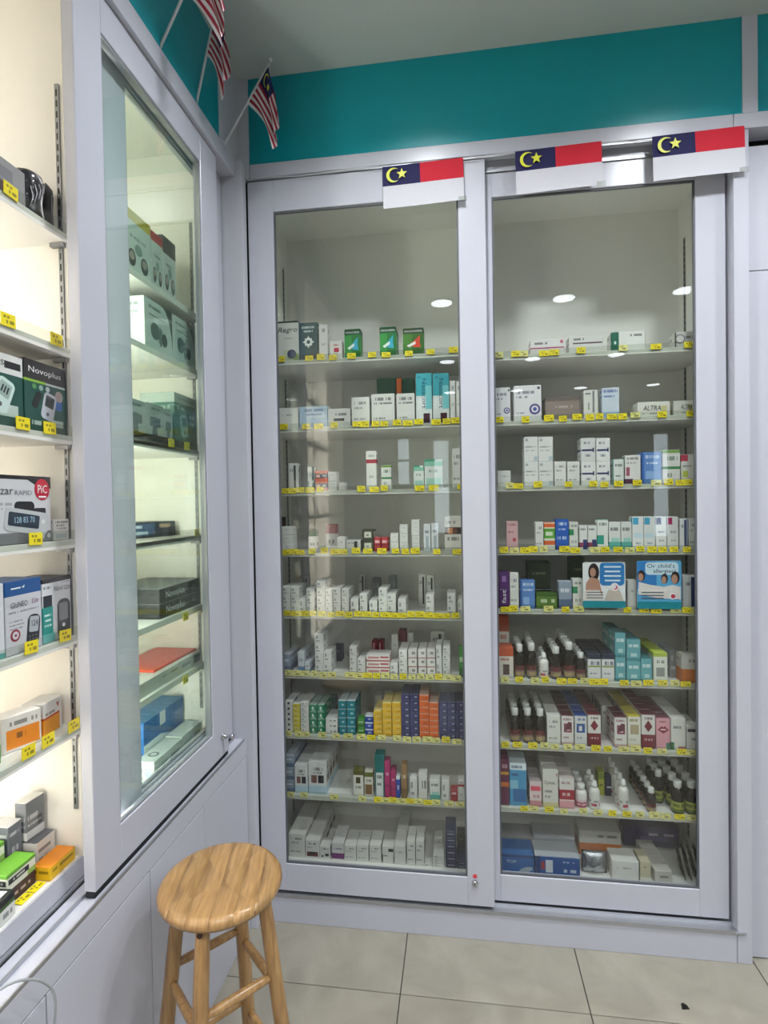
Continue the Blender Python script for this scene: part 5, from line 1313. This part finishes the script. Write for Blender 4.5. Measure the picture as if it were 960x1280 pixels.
# ------------------------------------------------------------------ paper flags on a string under the header
def uvmesh(name, nx, nz, fn, m_, th=0.0):
    bm = bmesh.new(); uvl = bm.loops.layers.uv.new('UVMap')
    g = [[bm.verts.new(fn(i / nx, j / nz)) for j in range(nz + 1)] for i in range(nx + 1)]
    for i in range(nx):
        for j in range(nz):
            f = bm.faces.new((g[i][j], g[i + 1][j], g[i + 1][j + 1], g[i][j + 1])); f.smooth = True
            for l, (a, b) in zip(f.loops, ((i, j), (i + 1, j), (i + 1, j + 1), (i, j + 1))): l[uvl].uv = (a / nx, b / nz)
    me = bpy.data.meshes.new(name); bm.to_mesh(me); bm.free(); me.materials.append(m_)
    return me
def uvrect_mat(name, base, rects, rough=.5, stripes=None, trans=0.0):
    mt = bpy.data.materials.new(name); mt.use_nodes = True; nt = mt.node_tree; p = nt.nodes['Principled BSDF']
    p.inputs['Roughness'].default_value = rough
    uv = nt.nodes.new('ShaderNodeUVMap'); sp = nt.nodes.new('ShaderNodeSeparateXYZ'); nt.links.new(uv.outputs[0], sp.inputs[0])
    cur = None
    def over(cur, fac, col):
        mx = nt.nodes.new('ShaderNodeMix'); mx.data_type = 'RGBA'; nt.links.new(fac, mx.inputs[0])
        if cur is None: mx.inputs[6].default_value = lin(base)
        else: nt.links.new(cur, mx.inputs[6])
        mx.inputs[7].default_value = lin(col); return mx.outputs[2]
    if stripes:
        n_, c = stripes
        fr = mth(nt, 'FRACT', mth(nt, 'MULTIPLY', sp.outputs[1], n_ / 2))
        cur = over(cur, mth(nt, 'GREATER_THAN', fr, .5), c)
    for q in rects:
        n = nt.nodes.new('ShaderNodeGroup'); n.node_tree = GR
        nt.links.new(sp.outputs[0], n.inputs['u']); nt.links.new(sp.outputs[1], n.inputs['v'])
        for k, x in zip(('u0', 'u1', 'v0', 'v1'), q[1:]): n.inputs[k].default_value = x
        cur = over(cur, n.outputs[0], q[0])
    nt.links.new(cur, p.inputs['Base Color'])
    return mt
PAPER = uvrect_mat('malacca_paper', '#cac9d0', [('#c0142c', .47, 1, .53, 1), ('#16154a', 0, .47, .53, 1)], .8)
YEL = ink('#d8d838')
def crescent(cx, cz, r):
    a = [(cx + r * math.cos(t), cz + r * math.sin(t)) for t in (R(50 + k * 260 / 16) for k in range(17))]
    b = [(cx + r * .30 + r * .82 * math.cos(t), cz + r * .82 * math.sin(t)) for t in (R(-60 - k * 240 / 16) for k in range(17))]
    return a + b
def star(cx, cz, r, n=5):
    return [(cx + (r if k % 2 == 0 else r * .42) * math.sin(k * math.pi / n), cz + (r if k % 2 == 0 else r * .42) * math.cos(k * math.pi / n)) for k in range(2 * n)]
def strip_crescent(name, cx, cz, r, m_, parent, y):
    bm = bmesh.new(); n = 16; A = []; B = []
    for k in range(n + 1):
        t = R(50 + k * 260 / n)
        A.append(bm.verts.new((cx + r * math.cos(t), y, cz + r * math.sin(t))))
        wd = r * .42 * math.sin(math.pi * k / n) + .0002
        B.append(bm.verts.new((cx + (r - wd) * math.cos(t), y, cz + (r - wd) * math.sin(t))))
    for k in range(n): bm.faces.new((A[k], A[k + 1], B[k + 1], B[k]))
    return obj(name, mesh_of(bm, name, m_), parent)
for k, (x0, zt) in enumerate(((.519, 2.829), (.991, 2.834), (1.447, 2.837))):
    w, h = .291, .152
    lab = ('leftmost', 'middle', 'rightmost')[k]
    me = uvmesh('paper_flag', 16, 6, lambda u, v: (u * w, .0015 * math.sin(u * 5 + k) * (1 - v) - (.004 * (1 - v)), (v - 1) * h + .006 * (u - .5) * 0), PAPER)
    e = tag(empty('paper_flag', (x0, -.0125, zt + (.003 if k else 0)), 0), '%s hanging paper flag, blue and red over white, with yellow crescent' % lab, 'flag', 'paper flags strung under the header')
    e.rotation_euler = (0, R(-1.2), 0)
    obj('flag_sheet', me, e)
    strip_crescent('crescent', w * .14, -h * .24, .026, YEL, e, -.0065)
    poly('star', star(w * .245, -h * .23, .020), YEL, e, y=-.0068)
    b_ = poly('tape', rrect(w * .98, -h * .98, .03, .02, .001), ACRYL, e, y=-.006)
bm = bmesh.new()
pts = []
for i in range(41):
    x = .013 + i * (1.745 - .013) / 40
    pts.append((x, -.0075 - .002 * math.sin(i * 1.3), 2.8365 + .003 * math.sin(i * .9) - .004 * math.sin(math.pi * ((x * 2.1) % 1))))
bm_tube(bm, pts, .0016, 6)
tag(obj('flag_string', mesh_of(bm, 'flag_string', mat('white_string', '#c8c8cc', .4)), None), 'thin pale string holding the three paper flags', 'string')

# ------------------------------------------------------------------ hand flags on sticks
CLOTHM = uvrect_mat('striped_flag_cloth', '#ddd6d8', [('#171a52', 0, .5, 8 / 14, 1)], .7, (14, '#a01c34'))
STICK = mat('white_flag_stick', '#c9cbcf', .4)
def hand_flag(base, tip, label, hoist0, hoist1, tail, sway, k):
    """striped cloth hoisted between two points of the stick, draping down to tail"""
    e = tag(empty('hand_flag', base), label, 'flag', 'striped hand flags on the left header')
    B, T = Vector(base), Vector(tip)
    bm = bmesh.new(); bm_tube(bm, [(0, 0, 0), tuple((T - B) * .5), tuple(T - B)], .0042, 10); obj('stick', mesh_of(bm, 'stick', STICK), e)
    bm = bmesh.new(); bm_lathe(bm, [(.003, -.004), (.0065, -.001), (.0068, .006), (.003, .011)], 10)
    obj('stick_cap', mesh_of(bm, 'stick_cap', STICK), e, tuple(T - B))
    ha, hb = B.lerp(T, hoist1), B.lerp(T, hoist0)     # top and bottom of the hoist
    tl = Vector(tail)
    def fn(u, v):
        hp = hb.lerp(ha, v)
        # free edge gathers into a narrow hanging tail, stripes stay across the cloth
        q = 1 - v
        end = tl + Vector((sway[0] * (v - .5), sway[1] * (v - .5), sway[2] * (v - .5)))
        mid = hp.lerp(end, .5) + Vector((.030 * q, -.004, .012))
        a = hp.lerp(mid, u); b = mid.lerp(end, u); c = a.lerp(b, u)
        amp = .016 * u * (1.1 - .4 * u)
        c += Vector((.45 * amp * math.sin(v * 11 + u * 5 + k), amp * math.cos(v * 11 + u * 4 + k * 2), .1 * amp * math.sin(v * 7)))
        return tuple(c - B)
    cl = obj('flag_cloth', uvmesh('flag_cloth', 26, 28, fn, CLOTHM), e)
    # crescent and star in the canton, following the cloth
    def on(u, v, off=.0025):
        c = Vector(fn(u, v)); return c
    bm = bmesh.new(); n = 14; A = []; Bv = []
    for q in range(n + 1):
        t = R(50 + q * 260 / n); wd = .34 * math.sin(math.pi * q / n)
        for lst, rr in ((A, 1), (Bv, 1 - wd)):
            u_, v_ = .18 + .10 * rr * math.cos(t), .785 + .15 * rr * math.sin(t)
            c = on(u_, v_); lst.append(bm.verts.new((c.x + .0012, c.y - .0025, c.z)))
    for q in range(n): bm.faces.new((A[q], A[q + 1], Bv[q + 1], Bv[q]))
    obj('crescent', mesh_of(bm, 'crescent', YEL), e)
    bm = bmesh.new(); vs2 = []
    for q in range(28):
        r_ = 1 if q % 2 == 0 else .5
        c = on(.34 + .065 * r_ * math.cos(q * math.tau / 28), .785 + .1 * r_ * math.sin(q * math.tau / 28)); vs2.append(bm.verts.new((c.x + .0012, c.y - .0025, c.z)))
    cc = on(.34, .785); cv = bm.verts.new((cc.x + .0012, cc.y - .0025, cc.z))
    for q in range(28): bm.faces.new((cv, vs2[q], vs2[(q + 1) % 28]))
    obj('star', mesh_of(bm, 'star', YEL), e)
    return e
hand_flag((-.034, -.125, 2.8935), (.144, -.125, 3.169), 'striped hand flag on a stick nearest the corner', .50, .95, (.163, -.135, 2.905), (.014, .0, .11), 0)
hand_flag((-.034, -.333, 2.8935), (.046, -.345, 3.180), 'striped hand flag on a stick, middle of three on the left header', .50, .97, (.082, -.365, 2.935), (.05, -.02, .10), 1)
hand_flag((-.034, -.550, 2.8935), (.125, -.560, 3.165), 'striped hand flag on a stick, cut off by the top of the photo', .50, .97, (.165, -.575, 2.905), (.02, -.02, .10), 2)

# ------------------------------------------------------------------ wooden stool
WOOD = bpy.data.materials.new('rubberwood'); WOOD.use_nodes = True
nt = WOOD.node_tree; p = nt.nodes['Principled BSDF']; p.inputs['Roughness'].default_value = .28; p.inputs['Coat Weight'].default_value = .35; p.inputs['Coat Roughness'].default_value = .15
tc = nt.nodes.new('ShaderNodeTexCoord'); mp = nt.nodes.new('ShaderNodeMapping'); mp.inputs['Scale'].default_value = (60, 5, 5)
nz = nt.nodes.new('ShaderNodeTexNoise'); nz.inputs['Scale'].default_value = 2.5; nz.inputs['Detail'].default_value = 6; nz.inputs['Distortion'].default_value = .6
oi = nt.nodes.new('ShaderNodeObjectInfo'); cr = nt.nodes.new('ShaderNodeValToRGB')
cr.color_ramp.elements[0].position = .25; cr.color_ramp.elements[0].color = lin('#8d6840'); cr.color_ramp.elements[1].position = .75; cr.color_ramp.elements[1].color = lin('#b8925f')
hs = nt.nodes.new('ShaderNodeHueSaturation'); nt.links.new(mth(nt, 'ADD', mth(nt, 'MULTIPLY', oi.outputs['Random'], .26), .86), hs.inputs['Value'])
nt.links.new(tc.outputs['Object'], mp.inputs[0]); nt.links.new(mp.outputs[0], nz.inputs['Vector']); nt.links.new(nz.outputs['Fac'], cr.inputs[0]); nt.links.new(cr.outputs[0], hs.inputs['Color']); nt.links.new(hs.outputs[0], p.inputs['Base Color'])
WOODL = WOOD.copy(); WOODL.name = 'rubberwood_leg'
for n in WOODL.node_tree.nodes:
    if n.type == 'MAPPING': n.inputs['Scale'].default_value = (40, 40, 3)
ST = tag(empty('bar_stool', (.188, -.752, 0)), 'round wooden stool standing in front of the left cabinet', 'stool')
RS, ZS = .1475, .70
seat = empty('seat'); seat.parent = ST
cuts = [-.2, -.096, -.048, .004, .056, .098, .2]
for a, b in zip(cuts, cuts[1:]):
    bm = bmesh.new()
    bm_lathe(bm, [(RS - .02, ZS - .032), (RS - .006, ZS - .029), (RS, ZS - .019), (RS - .001, ZS - .010), (RS - .007, ZS - .002), (RS - .017, ZS), (RS - .06, ZS - .002), (.002, ZS - .004)], 48)
    for co, no in (((a + .0002, 0, 0), (-1, 0, 0)), ((b - .0002, 0, 0), (1, 0, 0))):
        r_ = bmesh.ops.bisect_plane(bm, geom=bm.verts[:] + bm.edges[:] + bm.faces[:], plane_co=co, plane_no=no, clear_outer=True)
        ed = [x for x in r_['geom_cut'] if isinstance(x, bmesh.types.BMEdge)]
        if ed: bmesh.ops.holes_fill(bm, edges=ed)
    o = obj('seat_board', mesh_of(bm, 'seat_board', WOOD), seat, (0, 0, 0))
seat.rotation_euler = (0, 0, R(12))
ANG = [-88, 2, 92, 182]
def leg_pt(a, z, extra=0):
    r_ = .105 + (.67 - z) * .125 + extra
    return (r_ * math.cos(R(a)), r_ * math.sin(R(a)), z)
for a in ANG:
    bm = bmesh.new()
    zz = [ZS - .033, .64, .58, .5, .4, .3, .2, .1, .0]
    bm_tube(bm, [leg_pt(a, z) for z in zz], .02, 14, True, [.0155, .0165, .0175, .0180, .018, .019, .0185, .0175, .016])
    lg = obj('leg', mesh_of(bm, 'leg', WOODL), ST)
    q = Vector(leg_pt(a, .652, .0165)); dr_ = Vector((math.cos(R(a)), math.sin(R(a)), 0))
    bm = bmesh.new(); bm_tube(bm, [tuple(q - dr_ * .004), tuple(q + dr_ * .0022)], .0065, 10)
    obj('wood_plug', mesh_of(bm, 'wood_plug', mat('dark_plug', '#3a2414', .6)), lg)
for (i, j, z) in ((0, 1, .467), (2, 3, .470), (1, 2, .440), (3, 0, .433), (0, 1, .263), (2, 3, .255), (1, 2, .222), (3, 0, .218)):
    A, B = Vector(leg_pt(ANG[i], z)), Vector(leg_pt(ANG[j], z))
    bm = bmesh.new(); bm_tube(bm, [tuple(A.lerp(B, t)) for t in (.04, .2, .5, .8, .96)], .01, 12, True, [.0085, .0105, .0115, .0105, .0085])
    obj('rung', mesh_of(bm, 'rung', WOODL), ST)

# ------------------------------------------------------------------ thin cable over the left track and a scrap on the floor
bm = bmesh.new()
ctl = [(-.06, -1.30, .742), (-.03, -1.26, .775), (.0, -1.20, .80), (.018, -1.15, .775), (.022, -1.11, .72), (.018, -1.10, .66), (.0, -1.10, .58), (-.02, -1.11, .45), (-.023, -1.12, .20), (-.02, -1.13, .004)]
pts = []
for i in range(len(ctl) - 1):
    p0, p1, p2, p3 = (Vector(ctl[max(0, min(len(ctl) - 1, i + d))]) for d in (-1, 0, 1, 2))
    for k in range(5):
        t = k / 5
        pts.append(tuple(.5 * ((2 * p1) + (p2 - p0) * t + (2 * p0 - 5 * p1 + 4 * p2 - p3) * t * t + (3 * p1 - p0 - 3 * p2 + p3) * t ** 3)))
pts.append(ctl[-1])
bm_tube(bm, pts, .0024, 8)
tag(obj('cable', mesh_of(bm, 'cable', mat('grey_cable', '#a4a8aa', .35)), None), 'thin pale grey cable looping over the left sliding track', 'cable')
bm = bmesh.new()
v = [bm.verts.new(q) for q in ((-.012, -.004, .0), (.012, -.008, 0), (.008, .010, 0), (-.001, .016, .0), (-.006, .0, .012), (.006, -.002, .010), (.002, .009, .008))]
bmesh.ops.convex_hull(bm, input=bm.verts[:])
tag(obj('floor_scrap', mesh_of(bm, 'floor_scrap', mat('black_scrap', '#0f0f10', .8)), None, (1.462, -.198, .0004), (0, 0, .3)), 'small black scrap lying on the floor tile', 'scrap')
